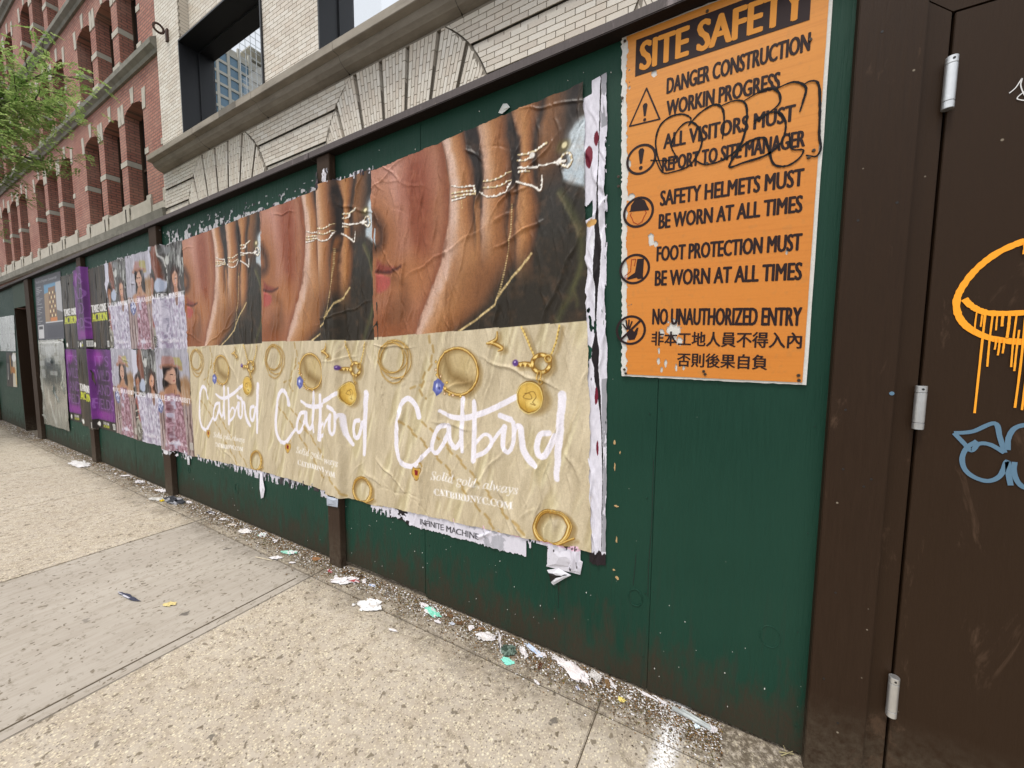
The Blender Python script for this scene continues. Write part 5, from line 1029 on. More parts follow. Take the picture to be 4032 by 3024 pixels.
    # gold satin half
    g1 = fbm(s*3, t*2.2, 11, 4); st = fbm(s*26 - t*5, t*4.5 + s*2, 12, 4); w2 = fbm(s*300, t*60, 13, 2)
    gold = np.stack([204 + 22*(g1-.5) + 34*(st-.5), 190 + 24*(g1-.5) + 34*(st-.5), 162 + 26*(g1-.5) + 34*(st-.5)], 1) + ((w2 - .5) * 12)[:, None]
    low = Canvas(s, t); low.c = gold
    crease = np.clip((fbm(s*20 - t*7, t*2.6 + s*3, 15, 3) - .60) * 7, 0, 1); low.all(crease * .7, (228, 218, 182)); crd = np.clip((fbm(s*20 - t*7 + .35, t*2.6 + s*3, 15, 3) - .60) * 7, 0, 1); low.all(crd * .45, (166, 150, 112))
    G1, G2, G3 = (122, 84, 26), (196, 148, 58), (250, 232, 170)
    SH = (148, 122, 76)
    for nm, c in (('dshadow', (170, 140, 82)), ('dshadow2', (176, 146, 88)), ('dsh3', (172, 144, 88)), ('dsh4', (168, 138, 82))):
        P = np.array([p[:2] for p in A[nm]]); seg = np.hypot(*np.diff(P, axis=0).T); cum = np.r_[0, np.cumsum(seg)]
        for j, dd in enumerate(np.arange(0, cum[-1], .052)):
            q0 = [np.interp(dd, cum, P[:, 0]), np.interp(dd, cum, P[:, 1])]; q1 = [np.interp(dd + .034, cum, P[:, 0]), np.interp(dd + .034, cum, P[:, 1])]
            off = .007 * (1 if j % 2 else -1)
            low.stroke([(q0[0] + off, q0[1]), (q1[0] + off, q1[1])], .013, c, .008, .8)
    def gold_line(nm, kf=1.0, sh=(.014, -.010), k=.00118):
        p = A[nm]; low.stroke([(q[0] + sh[0], q[1] + sh[1], q[2] * kf * 1.5) for q in p], None, SH, .02, .75, k)
        low.stroke([(q[0], q[1], q[2] * kf) for q in p], None, G1, .003, 1, k); low.stroke([(q[0] - .001, q[1] + .001, q[2] * kf * .6) for q in p], None, G2, .003, 1, k); low.stroke([(q[0] - .002, q[1] + .002, q[2] * kf * .22) for q in p], None, G3, .0025, .9, k)
    low.poly([p[:2] for p in A['bigring']], (192, 166, 112), .01, .6)
    low.stroke(A['bigshadow'], None, (132, 106, 62), .05, .85)
    for nm in ('loop0', 'loop1', 'loop2', 'loop3'): gold_line(nm, .9, (.006, -.004))
    gold_line('bigring'); gold_line('smallring', 1.15); gold_line('smallring2'); gold_line('pin'); 
    gold_line('chain1', .7); gold_line('chain2', .7)
    for nm in ('chain1', 'chain2'):
        P = np.array([p[:2] for p in A[nm]])
        for tt in np.linspace(0, 1, 9): q = [np.interp(tt*2, [0, 1, 2], P[:, 0]), np.interp(tt*2, [0, 1, 2], P[:, 1])]; low.blob(q[0], q[1], .0045, .006, (232, 204, 120), .5)
    gold_line('twist', .8); gold_line('link'); 
    for i, q in enumerate(A['link'][::2]): low.blob(q[0], q[1], .006, .006, (250, 222, 140) if i % 2 else (132, 94, 34), .5)
    for i in range(6): low.blob(A['twist'][0][0] + .012 * i, A['twist'][0][1] - .001 * i, .004, .008, (244, 214, 130) if i % 2 else (136, 98, 36), .5)
    gold_line('link2'); gold_line('bail'); gold_line('loopb'); gold_line('bird', 1.1)
    low.blob(A['pgem'][0][0], A['pgem'][0][1], .014, .015, (92, 62, 132), .4); low.blob(A['pgem'][0][0] - .003, A['pgem'][0][1] + .004, .004, .004, (196, 176, 230), .5)
    cxy = np.array([p[:2] for p in A['locketfill']]).mean(0)
    # big white brushed name
    wcol = (240, 236, 246)
    for nm in ('C', 'a1', 'a2', 't', 'bar', 'b1', 'b2', 'idot', 'i1', 'r', 'r2', 'b3', 'd1', 'd2'): low.stroke(A['L_' + nm], None, wcol, .004, 1, .00102)
    low.blob(cxy[0] + .02, cxy[1] - .012, .075, .072, SH, .35, .8); low.poly([p[:2] for p in A['locketfill']], (196, 156, 66), .004); low.blob(cxy[0] - .008, cxy[1] + .012, .052, .05, (222, 186, 96), .5, .9); low.blob(cxy[0] + .016, cxy[1] - .03, .03, .022, (246, 226, 150), .9, .7)
    low.stroke(A['locket'], None, (140, 102, 36), .003, 1, .0007); low.stroke([(q[0] - .003, q[1] - .004, q[2] * .4) for q in A['locket']], None, (246, 226, 150), .003); low.stroke(A['mono'], None, (130, 96, 40), .002, .9, .0007)
    low.poly(A['gem'], (96, 104, 170), .003); gx, gy = np.array([p[:2] for p in A['gem']]).mean(0)
    low.blob(gx, gy, .018, .021, (138, 146, 206), .3); low.blob(gx - .006, gy + .008, .008, .010, (222, 226, 250), .5); low.blob(gx + .008, gy - .008, .006, .008, (70, 76, 140), .5)
    for i, q in enumerate(A['pearls']): low.blob(q[0], q[1], .0085, .0085, (128, 92, 38), .4); low.blob(q[0], q[1], .006, .006, (244, 214, 180) if i % 2 else (234, 198, 110), .4)
    low.poly(A['heart'], (206, 164, 74), .003); low.stroke([*A['heart'], A['heart'][0]], .004, (130, 94, 36), .003); low.poly(A['heartin'], (132, 26, 34), .003); low.stroke(A['heartloop'], None, (180, 138, 56), .003)
    t1, t2 = A['text1'], A['text2']
    def slant(tx, a, b, h, asc):
        ang = math.atan2(b[1] - a[1], b[0] - a[0]); ca, sa = math.cos(ang), math.sin(ang)
        sub = Canvas((s - a[0]) * ca + (t - a[1]) * sa, -(s - a[0]) * sa + (t - a[1]) * ca); sub.c = low.c
        text(sub, tx, 0, -h * (asc), math.hypot(b[0]-a[0], b[1]-a[1]), h, (250, 248, 250), 1, .0007, .0026)
    slant('\U0001D446\U0001D45C\U0001D459\U0001D456\U0001D451 \U0001D454\U0001D45C\U0001D459\U0001D451, \U0001D44E\U0001D459\U0001D464\U0001D44E\U0001D466\U0001D460', t1[0], t1[1], .062, .28)
    bs = ''.join(chr(0x1D400 + ord(c) - 65) if c.isalpha() else c for c in 'CATBIRDNYC.COM')
    slant(bs, t2[0], t2[1], .036, 0)
    cv.c = np.where(up[:, None], cv.c, low.c)
    return cv.c, None

poster_label = ['creased jewellery poster of hand and face, nearest one, touching the torn white strip',
                'middle one of the three jewellery posters, its right side bulging over a brown post',
                'jewellery poster farthest from the orange sign, next to the pink dress posters']
G_ = 'jewellery posters pasted side by side'
Q3 = ((-1.74, .465), (-.453, .523), (-1.73, 2.333), (-.531, 2.407))
Q2 = ((-2.93, .468), (-1.70, .452), (-2.84, 2.309), (-1.70, 2.350))
Q1 = ((-4.07, .426), (-2.885, .470), (-4.045, 2.281), (-2.815, 2.315))
sheet('poster', Q3, 430, 560, art_jewel, .0085, poster_label[0], 'poster', 31, 1.2, .007, group=G_, ncr=330)
sheet('poster', Q2, 300, 440, art_jewel, .0060, poster_label[1], 'poster', 32, 1.0, .007, group=G_, ncr=190)
sheet('poster', Q1, 220, 360, art_jewel, .0035, poster_label[2], 'poster', 33, 1.0, .007, group=G_, ncr=120)

# ------------------------------------------------------------------ dress posters
SER = lambda t: ''.join(chr(0x1D400 + ord(c) - 65) if 'A' <= c <= 'Z' else chr(0x1D41A + ord(c) - 97) if 'a' <= c <= 'z' else c for c in t)
def art_hat(S, T, W_, H_):
    u_, v_ = S / W_, T / H_; u0, v0 = u_, v_; u_ = u_ + (fbm(S*26, T*12, 44, 4) - .5) * .06; v_ = v_ + (fbm(S*20, T*20, 45, 4) - .5) * .035; cv = Canvas(u_, v_, (158, 156, 170))
    n = fbm(u_*30, v_*8, 41, 4); n2 = fbm(u_*26, v_*34, 42, 4); n4 = fbm(u_*9, v_*5, 43, 4)
    cv.all(np.clip((n - .45) * 2.4, 0, .7), (198, 198, 208)); cv.all(np.clip((.45 - n) * 2, 0, .5), (120, 120, 128))
    st = (np.sin((u_ * 58 + 2.2*n4 + (v_ * 6 * (u_ > .6)))) > .05).astype(float)
    lowm = ((v_ < .56) & ((u_ < .36) | (u_ > .72))).astype(float)
    cv.all(lowm, (168, 142, 134)); cv.all(lowm * st * .8, (98, 70, 66))
    cv.blob(.84, .62, .20, .12, (160, 112, 60), .5); cv.blob(.84, .56, .16, .08, (176, 128, 78), .6)
    cv.poly([(.30, .80), (.38, .93), (.56, .91), (.55, .78)], (176, 126, 116), .02); cv.poly([(.54, .91), (.62, .78), (.80, .80), (.74, .92)], (170, 158, 84), .02); cv.blob(.52, .82, .24, .03, (172, 112, 84), .5)
    cv.poly([(.36, .82), (.34, .55), (.46, .50), (.50, .62), (.62, .62), (.70, .56), (.72, .66), (.66, .82)], (38, 28, 26), .03)
    cv.blob(.50, .735, .095, .085, (206, 154, 124), .25); cv.blob(.465, .745, .014, .007, (60, 36, 30), .4); cv.blob(.54, .745, .014, .007, (60, 36, 30), .4); cv.blob(.505, .693, .026, .009, (168, 70, 62), .4); cv.stroke([(.505, .735), (.50, .712)], .008, (176, 124, 96), .01)
    cv.poly([(.44, .66), (.56, .66), (.62, .60), (.78, .56), (.74, .46), (.34, .46), (.26, .50), (.22, .57), (.36, .60)], (188, 128, 88), .03)
    cv.stroke([(.50, .60), (.505, .52)], .006, (70, 30, 30), .006)
    dress = [(.36, .56), (.66, .56), (.74, .40), (.78, .2), (.82, 0), (.28, 0), (.34, .2), (.36, .40)]
    cv.poly(dress, (146, 98, 110), .02)
    inside = Canvas(u_, v_, (0, 0, 0)); inside.poly(dress, (255, 255, 255), .02); ms = inside.c[:, 0] / 255
    cv.all(ms * np.clip((n2 - .5) * 6, 0, .85), (198, 152, 168)); cv.all(ms * np.clip((.42 - n2) * 5, 0, .6), (112, 44, 56)); cv.all(ms * np.clip((fbm(u_*12, v_*14, 46, 2) - .68) * 8, 0, .8), (186, 190, 214))
    cv.blob(.20, .44, .11, .075, (96, 108, 168), .15, .9)
    rg = np.random.default_rng(6)
    for i in range(40):
        a, rr = rg.uniform(0, 6.28), rg.uniform(0, .1); cv.blob(.20 + rr*math.cos(a), .44 + rr*.7*math.sin(a), .016, .012, (206, 212, 236) if i % 2 else (56, 66, 136), .4)
    cv.S, cv.T = u0, v0; text(cv, 'ROLLER RABBIT', .02, .495, .96, .048, (246, 246, 250), .95, .004, .006)
    text(cv, SER('16 Madison Ave'), .30, .07, .52, .035, (240, 236, 240), .9, 0, .006)
    cv.poly([(.88, .06), (.98, .06), (.98, .13), (.88, .13)], (178, 172, 160), .006)
    cv.all(np.clip((fbm(u_*40, v_*5, 47, 3) - .55) * 2.2, 0, .4), (206, 204, 214))
    lum = cv.c.mean(1, keepdims=True); cv.c = lum * np.array([[1.0, .98, 1.05]]) * .28 + cv.c * .72
    return cv.c, None
def art_girls(S, T, W_, H_):
    u_, v_ = S / W_, T / H_; u0, v0 = u_, v_; u_ = u_ + (fbm(S*26, T*12, 44, 4) - .5) * .06; v_ = v_ + (fbm(S*20, T*20, 45, 4) - .5) * .035; cv = Canvas(u_, v_, (70, 68, 66))
    n = fbm(u_*30, v_*8, 51, 4); n2 = fbm(u_*30, v_*30, 52, 4); rg = np.random.default_rng(9)
    for i in range(34):
        x, y = rg.uniform(.45, 1.0), rg.uniform(.55, 1.02); a = rg.uniform(.6, 1.5); L = rg.uniform(.06, .22)
        cv.stroke([(x, y), (x + L*.5*math.cos(a) + .01, y + L*.5*math.sin(a)), (x + L*math.cos(a), y + L*math.sin(a))], rg.uniform(.012, .04), [(150, 152, 150), (112, 114, 112), (36, 34, 34), (184, 186, 184)][i % 4], .01, .9)
    cv.poly([(-.1, 1.1), (.22, 1.1), (.20, .8), (.14, .62), (-.1, .58)], (196, 196, 212), .03)
    cv.stroke([(.32, 1.02), (.34, .86), (.38, .66)], .15, (112, 66, 50), .03); cv.stroke([(.30, .98), (.24, .86), (.28, .8)], .07, (122, 74, 60), .02); cv.stroke([(.38, 1.0), (.46, .84), (.50, .74)], .02, (200, 200, 196), .012); cv.blob(.53, .86, .06, .045, (186, 188, 184), .3); cv.blob(.55, .95, .12, .04, (120, 122, 124), .4)
    # left girl, right girl
    cv.blob(.18, .665, .12, .085, (44, 30, 26), .3); cv.blob(.19, .64, .07, .065, (150, 104, 80), .3); cv.stroke([(.19, .6), (.18, .5)], .10, (150, 104, 80), .03)
    cv.poly([(.60, .74), (.72, .80), (.86, .74), (.90, .58), (.84, .50), (.66, .50), (.58, .60)], (58, 40, 34), .03); cv.blob(.735, .665, .085, .08, (196, 146, 120), .25)
    cv.blob(.705, .675, .014, .008, (52, 32, 28), .4); cv.blob(.775, .675, .014, .008, (52, 32, 28), .4); cv.blob(.74, .625, .03, .010, (190, 90, 84), .4); cv.blob(.74, .628, .018, .004, (240, 232, 228), .4); cv.poly([(.68, .60), (.79, .60), (.80, .50), (.66, .50)], (168, 118, 92), .03)
    cv.blob(.38, .62, .11, .07, (170, 180, 202), .3)
    d1 = [(.02, .5), (.22, .52), (.40, .50), (.56, .55), (.68, .54), (.74, .44), (.82, .54), (.96, .5), (1.05, .4), (1.05, -.05), (.22, -.05), (.16, .3)]
    cv.poly(d1, (178, 174, 192), .02)
    ins = Canvas(u_, v_, (0, 0, 0)); ins.poly(d1, (255, 255, 255), .02); ms = ins.c[:, 0] / 255
    cv.all(ms * np.clip((n2 - .48) * 5, 0, .75), (214, 210, 224)); cv.all(ms * np.clip((.45 - n2) * 5, 0, .6), (138, 118, 146)); cv.all(ms * np.clip((fbm(u_*40, v_*14, 58, 2) - .62) * 6, 0, .5), (120, 120, 136))
    cv.stroke([(.52, .5), (.54, .2), (.50, 0)], .02, (112, 104, 124), .03, .7); cv.stroke([(.10, .46), (.12, .3), (.16, .24)], .07, (138, 66, 56), .02); cv.blob(.74, .47, .045, .05, (120, 84, 70), .3)
    for i in range(4): cv.stroke([(.0, .33 - i*.035), (.12, .34 - i*.035)], .014, (192, 188, 176) if i % 2 == 0 else (60, 56, 54), .006)
    cv.blob(.10, .13, .13, .12, (150, 146, 134), .2); cv.blob(.10, .12, .07, .075, (96, 92, 86), .3); cv.blob(.10, .12, .03, .04, (190, 188, 180), .3)
    for i in range(7): cv.stroke([(.16, .02 + i*.018), (.26, .025 + i*.018)], .008, (30, 28, 28), .004)
    cv.S, cv.T = u0, v0; text(cv, 'ROLLER RABBIT', .02, .495, .96, .048, (246, 246, 250), .95, .004, .006)
    text(cv, SER('16 Madison Ave'), .36, .07, .52, .035, (240, 236, 240), .9, 0, .006)
    cv.all(np.clip((fbm(u_*40, v_*5, 57, 3) - .55) * 2.2, 0, .45), (210, 208, 218))
    return cv.c, None
xsd = [-5.95, -5.335, -4.70, -4.06]
lab = {('t', 0): (art_girls, 'poster of two girls in white dresses, top row, beside the dark curtain poster'), ('t', 1): (art_hat, 'poster of a hatted woman in a pink dress, top row, between two posters of girls'),
       ('t', 2): (art_girls, 'poster of two girls in white dresses, top row, wrapped over a post'),
       ('b', 0): (art_hat, 'poster of a hatted woman in a pink dress, bottom row, beside the purple poster'), ('b', 1): (art_girls, 'poster of two girls in white dresses in the middle of the bottom row'),
       ('b', 2): (art_hat, 'poster of a hatted woman in a pink dress, bottom row, touching the gold jewellery poster')}
for (rw, i), (fn, lb) in lab.items():
    a, b = xsd[i], xsd[i+1] + .012
    z0, z1 = ((1.367, 2.287) if rw == 't' else (.425, 1.372))
    jz = random.Random(i + (5 if rw == 't' else 0)).uniform(-.012, .012)
    sheet('poster', ((a, z0 + jz), (b, z0 - jz*.5), (a + .004, z1 + jz), (b, z1)), 170, 230, fn, .0030 + .0006 * i + (.0009 if rw == 'b' else 0), lb, 'poster', 60 + i + (3 if rw == 'b' else 0), 1.15, .008, group='dress posters in two rows', ncr=60)

# ------------------------------------------------------------------ black curtain and purple posters
def curtain(cv, u_, v_):
    n = fbm(u_*14, v_*1.2, 71, 4)
    cv.all(np.clip((n - .42) * 4, 0, 1), (72, 62, 50)); cv.all(np.clip((.42 - n) * 4, 0, 1), (20, 18, 16)); cv.all(np.clip((fbm(u_*30, v_*2, 72, 3) - .6) * 4, 0, .6), (108, 98, 80))
def foot(cv, x=.1, small=True):
    cv.blob(x, .055, .06, .032, (226, 226, 222), .2); cv.poly([(.86, .02), (.97, .02), (.97, .095), (.86, .095)], (206, 206, 204), .006)
    for k in range(5): cv.poly([(.875 + .018*k, .03), (.883 + .018*k, .03), (.883 + .018*k, .085), (.875 + .018*k, .085)], (90, 90, 90), .004)
def art_black(S, T, W_, H_):
    u_, v_ = S / W_, T / H_; cv = Canvas(u_, v_, (40, 35, 30)); curtain(cv, u_, v_)
    text(cv, 'TAKE ONE', .06, .455, .88, .095, (240, 240, 240), 1, .020, .006); text(cv, 'ACTION', .06, .345, .88, .100, (206, 214, 50), 1, .026, .006); foot(cv)
    return cv.c, None
def art_purple(S, T, W_, H_):
    u_, v_ = S / W_, T / H_; cv = Canvas(u_, v_, (104, 46, 122))
    n = fbm(u_*6, v_*3, 75, 4); cv.all(n * .5, (80, 40, 96)); cv.blob(.5, .56, .34, .42, (48, 32, 52), .7, .85, 0); cv.blob(.35, .9, .25, .08, (150, 50, 160), .9, .8); cv.blob(.5, .18, .4, .06, (136, 48, 146), .9, .8)
    for i, (t_, x, w) in enumerate((("IT'S", .12, .74), ('WILD', .06, .84), ('AND', .16, .7), ('FIELDS', .04, .92))):
        text(cv, t_, x, .79 - i*.18, w, .135, (158, 110, 184), .62, 0, .006)
    cv.poly([(-.1, -.1), (1.1, -.1), (1.1, .115), (-.1, .115)], (40, 36, 34), .004)
    lw = Canvas(u_, v_); lw.c = cv.c; foot(lw, .14); cv.c = lw.c
    cv.poly([(.34, .02), (.66, .02), (.66, .10), (.34, .10)], (60, 54, 44), .004)
    text(cv, 'TAKE ONE', .35, .062, .30, .032, (240, 240, 240), 1, .004, .004); text(cv, 'ACTION', .35, .025, .30, .032, (206, 214, 50), 1, .005, .004)
    return cv.c, None
for (a, b, z0, z1, fn, lf, lb) in ((-7.56, -6.98, 1.37, 2.30, art_black, .003, 'dark curtain poster in the top row, beside the grey building notice'),
        (-7.03, -6.46, 1.37, 2.325, art_purple, .0045, 'faded purple poster pasted over the post in the top row'),
        (-6.47, -5.93, 1.37, 2.285, art_black, .006, 'dark curtain poster in the top row, beside the poster of girls'),
        (-7.66, -7.06, .42, 1.37, art_purple, .003, 'purple poster in the bottom row beside the clear plastic covered sheet'),
        (-7.16, -6.50, .40, 1.375, art_black, .0045, 'dark curtain poster bulging over the post in the bottom row'),
        (-6.56, -5.94, .43, 1.368, art_purple, .006, 'purple poster in the bottom row touching the pink dress poster')):
    sheet('poster', ((a, z0), (b, z0 + .005), (a + .01, z1), (b + .01, z1 - .006)), 120, 170, fn, lf, lb, 'poster', int(-a*13 + z0*7), 1.0, .008, group='curtain and purple posters in two rows', ncr=20)

# ------------------------------------------------------------------ notices at the far end
def art_notice(S, T, W_, H_):
    u_, v_ = S / W_, T / H_; cv = Canvas(u_, v_, (74, 74, 84))
    text(cv, 'Work in Progress: Commercial', .03, .90, .82, .05, (206, 206, 212), 1, .0, .006)
    cv.poly([(.36, .86), (.99, .86), (.99, .26), (.36, .26)], (96, 92, 90), .004); cv.poly([(.36, .86), (.99, .86), (.99, .72), (.36, .72)], (92, 140, 176), .02)
    cv.poly([(.36, .72), (.56, .74), (.56, .28), (.36, .28)], (150, 124, 96), .006); cv.poly([(.80, .86), (.99, .86), (.99, .40), (.80, .45)], (172, 172, 176), .01); cv.poly([(.52, .80), (.78, .81), (.80, .30), (.52, .30)], (124, 92, 66), .006)
    for i in range(4):
        for j in range(6): cv.poly([(.545 + i*.06, .74 - j*.07), (.585 + i*.06, .74 - j*.07), (.585 + i*.06, .70 - j*.07), (.545 + i*.06, .70 - j*.07)], [(226, 206, 160), (84, 70, 60)][(i + j) % 2], .004)
    cv.poly([(.56, .34), (.80, .34), (.80, .27), (.56, .27)], (196, 120, 56), .01); cv.poly([(.36, .28), (.99, .28), (.99, .26), (.36, .26)], (190, 192, 196), .004)
    for i in range(22):
        y = .85 - i*.027; L = [.2, .12, .24, .16, .1][i % 5]
        if i % 6 != 5: cv.poly([(.04, y), (.04 + L, y), (.04 + L, y - .009), (.04, y - .009)], (166, 166, 172), .003)
    cv.poly([(.05, .02), (.27, .02), (.27, .24), (.05, .24)], (200, 200, 204), .004); cv.poly([(.08, .17), (.24, .17), (.24, .22), (.08, .22)], (70, 70, 76), .004); cv.poly([(.42, .03), (.99, .03), (.99, .22), (.42, .22)], (62, 62, 74), .004)
    return cv.c, None
sheet('notice', ((-8.93, 1.50), (-7.60, 1.505), (-8.80, 2.385), (-7.53, 2.372)), 150, 110, art_notice, .004, 'dark grey building notice with a photo of a corner building, beside the brown doorway post', 'notice', 91, .3, .002, ncr=4)
def art_plastic(S, T, W_, H_):
    u_, v_ = S / W_, T / H_; cv = Canvas(u_, v_, (128, 128, 120)); n = fbm(u_*5, v_*5, 81, 5); n2 = fbm(u_*18, v_*3, 82, 4)
    cv.all(np.clip((n - .4) * 2, 0, .6), (158, 158, 150)); cv.blob(.5, .60, .34, .17, (52, 62, 62), .7, .9); cv.blob(.6, .42, .3, .12, (72, 80, 76), .8, .8); cv.blob(.4, .74, .16, .06, (44, 52, 58), .7, .8)
    for (x, y, w, h) in ((.06, .56, .16, .1), (.05, .70, .14, .06), (.30, .74, .2, .1), (.62, .73, .18, .09), (.1, .83, .7, .10), (.40, .60, .3, .05)): cv.poly([(x, y), (x + w, y), (x + w, y + h), (x, y + h)], (168, 170, 168), .01, .7)
    cv.stroke([(.92, .66), (.86, .55), (.80, .50), (.84, .46)], .02, (206, 210, 196), .02, .8); cv.stroke([(.34, .28), (.42, .16), (.50, .06)], .05, (196, 198, 194), .05, .7); cv.stroke([(.05, .97), (.97, .97)], .012, (210, 210, 206), .01); cv.all(np.clip((n2 - .6) * 3, 0, .4), (206, 208, 202))
    return cv.c, None
M['plastic'] = colmat('clear_plastic_over_paper', .12, .6, .02, .5)
sheet('plastic_sheet', ((-8.95, .245), (-7.69, .265), (-8.86, 1.497), (-7.61, 1.50)), 110, 120, art_plastic, .012, 'cloudy plastic covered drawing hanging under the dark grey building notice', 'plastic sheet', 92, 3.0, .01, mat='plastic', ncr=30)
def art_grey(S, T, W_, H_):
    u_, v_ = S / W_, T / H_; cv = Canvas(u_, v_, (150, 154, 150)); n = fbm(u_*12, v_*2, 84, 4); cv.all(np.clip((n - .45)*3, 0, .7), (184, 188, 184)); cv.stroke([(0, .5), (1, .49)], .012, (120, 122, 120), .01)
    return cv.c, None
sheet('plastic_sheet', ((-11.55, 1.33), (-10.38, 1.33), (-11.45, 1.935), (-10.27, 1.925)), 60, 60, art_grey, .006, 'pale grey plastic sheet on the far green panel left of the doorway', 'plastic sheet', 93, 1.5, .006, mat='plastic', ncr=12)
def art_room(S, T, W_, H_):
    u_, v_ = S / W_, T / H_; cv = Canvas(u_, v_, (44, 30, 24)); cv.poly([(.62, 0), (1.1, 0), (1.1, 1.1), (.70, 1.1)], (206, 200, 184), .02); cv.blob(.78, .86, .2, .12, (240, 240, 240), .2)
    cv.stroke([(.40, .9), (.46, .4)], .05, (214, 160, 60), .03); cv.poly([(.5, .42), (.85, .4), (.85, .58), (.5, .6)], (176, 110, 40), .03); cv.stroke([(.9, .5), (.94, .1)], .06, (216, 180, 70), .04)
    cv.poly([(.0, -.1), (.3, -.1), (.3, 1.1), (.0, 1.1)], (30, 28, 28), .01)
    for k in range(14): cv.poly([(.13, .2 + k*.035), (.20, .2 + k*.035), (.20, .222 + k*.035), (.13, .222 + k*.035)], (190, 190, 186), .004)
    return cv.c, None
sheet('poster', ((-11.32, .70), (-10.52, .715), (-11.12, 1.312), (-10.40, 1.303)), 60, 60, art_room, .006, 'small dark poster with a golden interior under the pale grey plastic sheet', 'poster', 94, .8, .004, ncr=6)
t = MB(); 
t.add([(-12.02, -.048, 1.10), (-11.72, -.10, 1.19), (-11.70, -.10, 1.12), (-11.97, -.048, 1.00), (-12.02, -.056, 1.10), (-11.72, -.108, 1.19), (-11.70, -.108, 1.12), (-11.97, -.056, 1.00)], [(0, 1, 2, 3), (7, 6, 5, 4), (0, 4, 5, 1), (1, 5, 6, 2), (2, 6, 7, 3), (3, 7, 4, 0)])
tag(t.build('orange_flag', M['orange_plastic']), 'small orange plastic flag at the far brown post', 'flag')

# ------------------------------------------------------------------ torn layers of old posters around the new ones
def torn(quad, nx, nz, thr, seed, lift, label, dens=None, base=(214, 212, 220), sc=(60, 22), cols=None, **kw):
    def art(S, T, W_, H_):
        n = fbm(S*sc[0], T*sc[1], seed, 4)
        keep = n > thr
        if dens is not None: keep = n > dens(S / W_, T / H_)
        c = np.empty((S.size, 3)); c[:] = base
        m = fbm(S*18, T*9, seed + 3, 4)
        for lo, hi, cc in (cols or ((.0, .36, (60, 54, 60)), (.36, .42, (150, 150, 158)))): c[(m >= lo) & (m < hi)] = cc
        c += ((fbm(S*90, T*90, seed + 5, 3) - .5) * 40)[:, None]
        return c, keep.astype(float)
    return sheet('torn_paper', quad, nx, nz, art, lift, label, 'torn paper', seed, 1.3, .004, mat='paper', ncr=10, **kw)
def art_strip(S, T, W_, H_):
    u_, v_ = S / W_, T / H_; c = np.empty((S.size, 3)); c[:] = (216, 214, 226)
    n = fbm(S*70, T*18, 101, 4); n2 = fbm(S*30, T*9, 102, 4); n3 = fbm(S*120, T*40, 103, 3)
    c += ((n3 - .5) * 30)[:, None]
    grey = (u_ > .70) & ((v_ > .90) | ((v_ < .40) & (v_ > .03))) ; c[grey & (n < .60)] = (150, 150, 158)
    mid = np.abs(u_ - (.64 + .10 * np.sin(v_ * 7) - .2 * np.exp(-((v_ - .45)/.12)**2)))
    w = .025 + .16 * np.exp(-((v_ - .66)/.07)**2) + .16 * np.exp(-((v_ - .43)/.08)**2) + .05*(n - .5)
    blk = mid < w * (n2 * 1.7); c[blk] = (26, 20, 24)
    c[(mid < w * n2 * 2.4) & (mid >= w * n2 * 2.0)] = (236, 236, 244)
    red = ((((u_ - .22)/.16)**2 + ((v_ - .855)/.022)**2) < 1) | ((((u_ - .52)/.10)**2 + ((v_ - .885)/.014)**2) < 1) | ((((u_ - .45)/.08)**2 + ((v_ - .365)/.02)**2) < n*1.6) | ((((u_ - .48)/.06)**2 + ((v_ - .255)/.016)**2) < n*1.6); c[red] = (110, 22, 44)
    c[(((u_ - .3)/.22)**2 + ((v_ - .723)/.007)**2) < 1] = (206, 160, 96)
    c[((v_ > .42) & (v_ < .56) & (n2 > .66))] = (20, 70, 56)
    c[(v_ < .02 + .02*n)] = (34, 26, 30)
    right = 1 - (.05 + .10 * (n2 - .3)) ; keep = (u_ < right) & ~((u_ > .02) & (u_ < .35) & (v_ > .735) & (v_ < .755 + .02*n)) & ~((v_ > .975) & (u_ < .35)) & ~((n2 < .24))
    hole = (u_ > .86) & (v_ > .52) & (v_ < .90) & (n > .47); keep &= ~hole
    return c, keep.astype(float)
sheet('torn_paper', ((-.462, .468), (-.385, .485), (-.536, 2.395), (-.432, 2.415)), 90, 560, art_strip, .0035, 'tall ragged strip of torn white paper between nearest jewellery poster and orange sign', 'torn paper', 111, 1.6, .004, mat='paper', ncr=30)
torn(((-5.93, 2.27), (-4.62, 2.272), (-5.93, 2.322), (-4.62, 2.318)), 300, 26, .5, 120, .002, 'row of torn white scraps above the dress posters', dens=lambda u_, v_: .40 + v_ * .38)
torn(((-7.55, 2.27), (-5.96, 2.27), (-7.55, 2.33), (-5.96, 2.31)), 300, 24, .5, 121, .002, 'row of torn pale scraps above the purple and curtain posters', dens=lambda u_, v_: .44 + v_ * .34, base=(176, 178, 170))
torn(((-4.42, 2.265), (-2.20, 2.315), (-4.42, 2.425), (-2.20, 2.40)), 460, 60, .5, 122, .0018, 'long flaking band of grey and white paper above the two farther jewellery posters', dens=lambda u_, v_: .40 + v_ * .33, base=(186, 186, 190), sc=(30, 26))
torn(((-2.02, 2.325), (-1.72, 2.33), (-2.02, 2.362), (-1.72, 2.368)), 90, 20, .5, 123, .002, 'short line of torn white paper just right of the post top', dens=lambda u_, v_: .30 + v_ * .3)
torn(((-2.153, 2.30), (-2.035, 2.31), (-2.153, 2.42), (-2.035, 2.425)), 50, 50, .5, 124, .002, 'crumpled white paper stuck to the top of the second post', dens=lambda u_, v_: .36 + v_ * .3)
torn(((-4.00, .395), (-2.2, .405), (-4.00, .455), (-2.2, .485)), 420, 36, .5, 125, .002, 'fringe of torn white and grey paper below the two farther jewellery posters', dens=lambda u_, v_: .62 - v_ * .34, base=(200, 198, 208), sc=(70, 18))
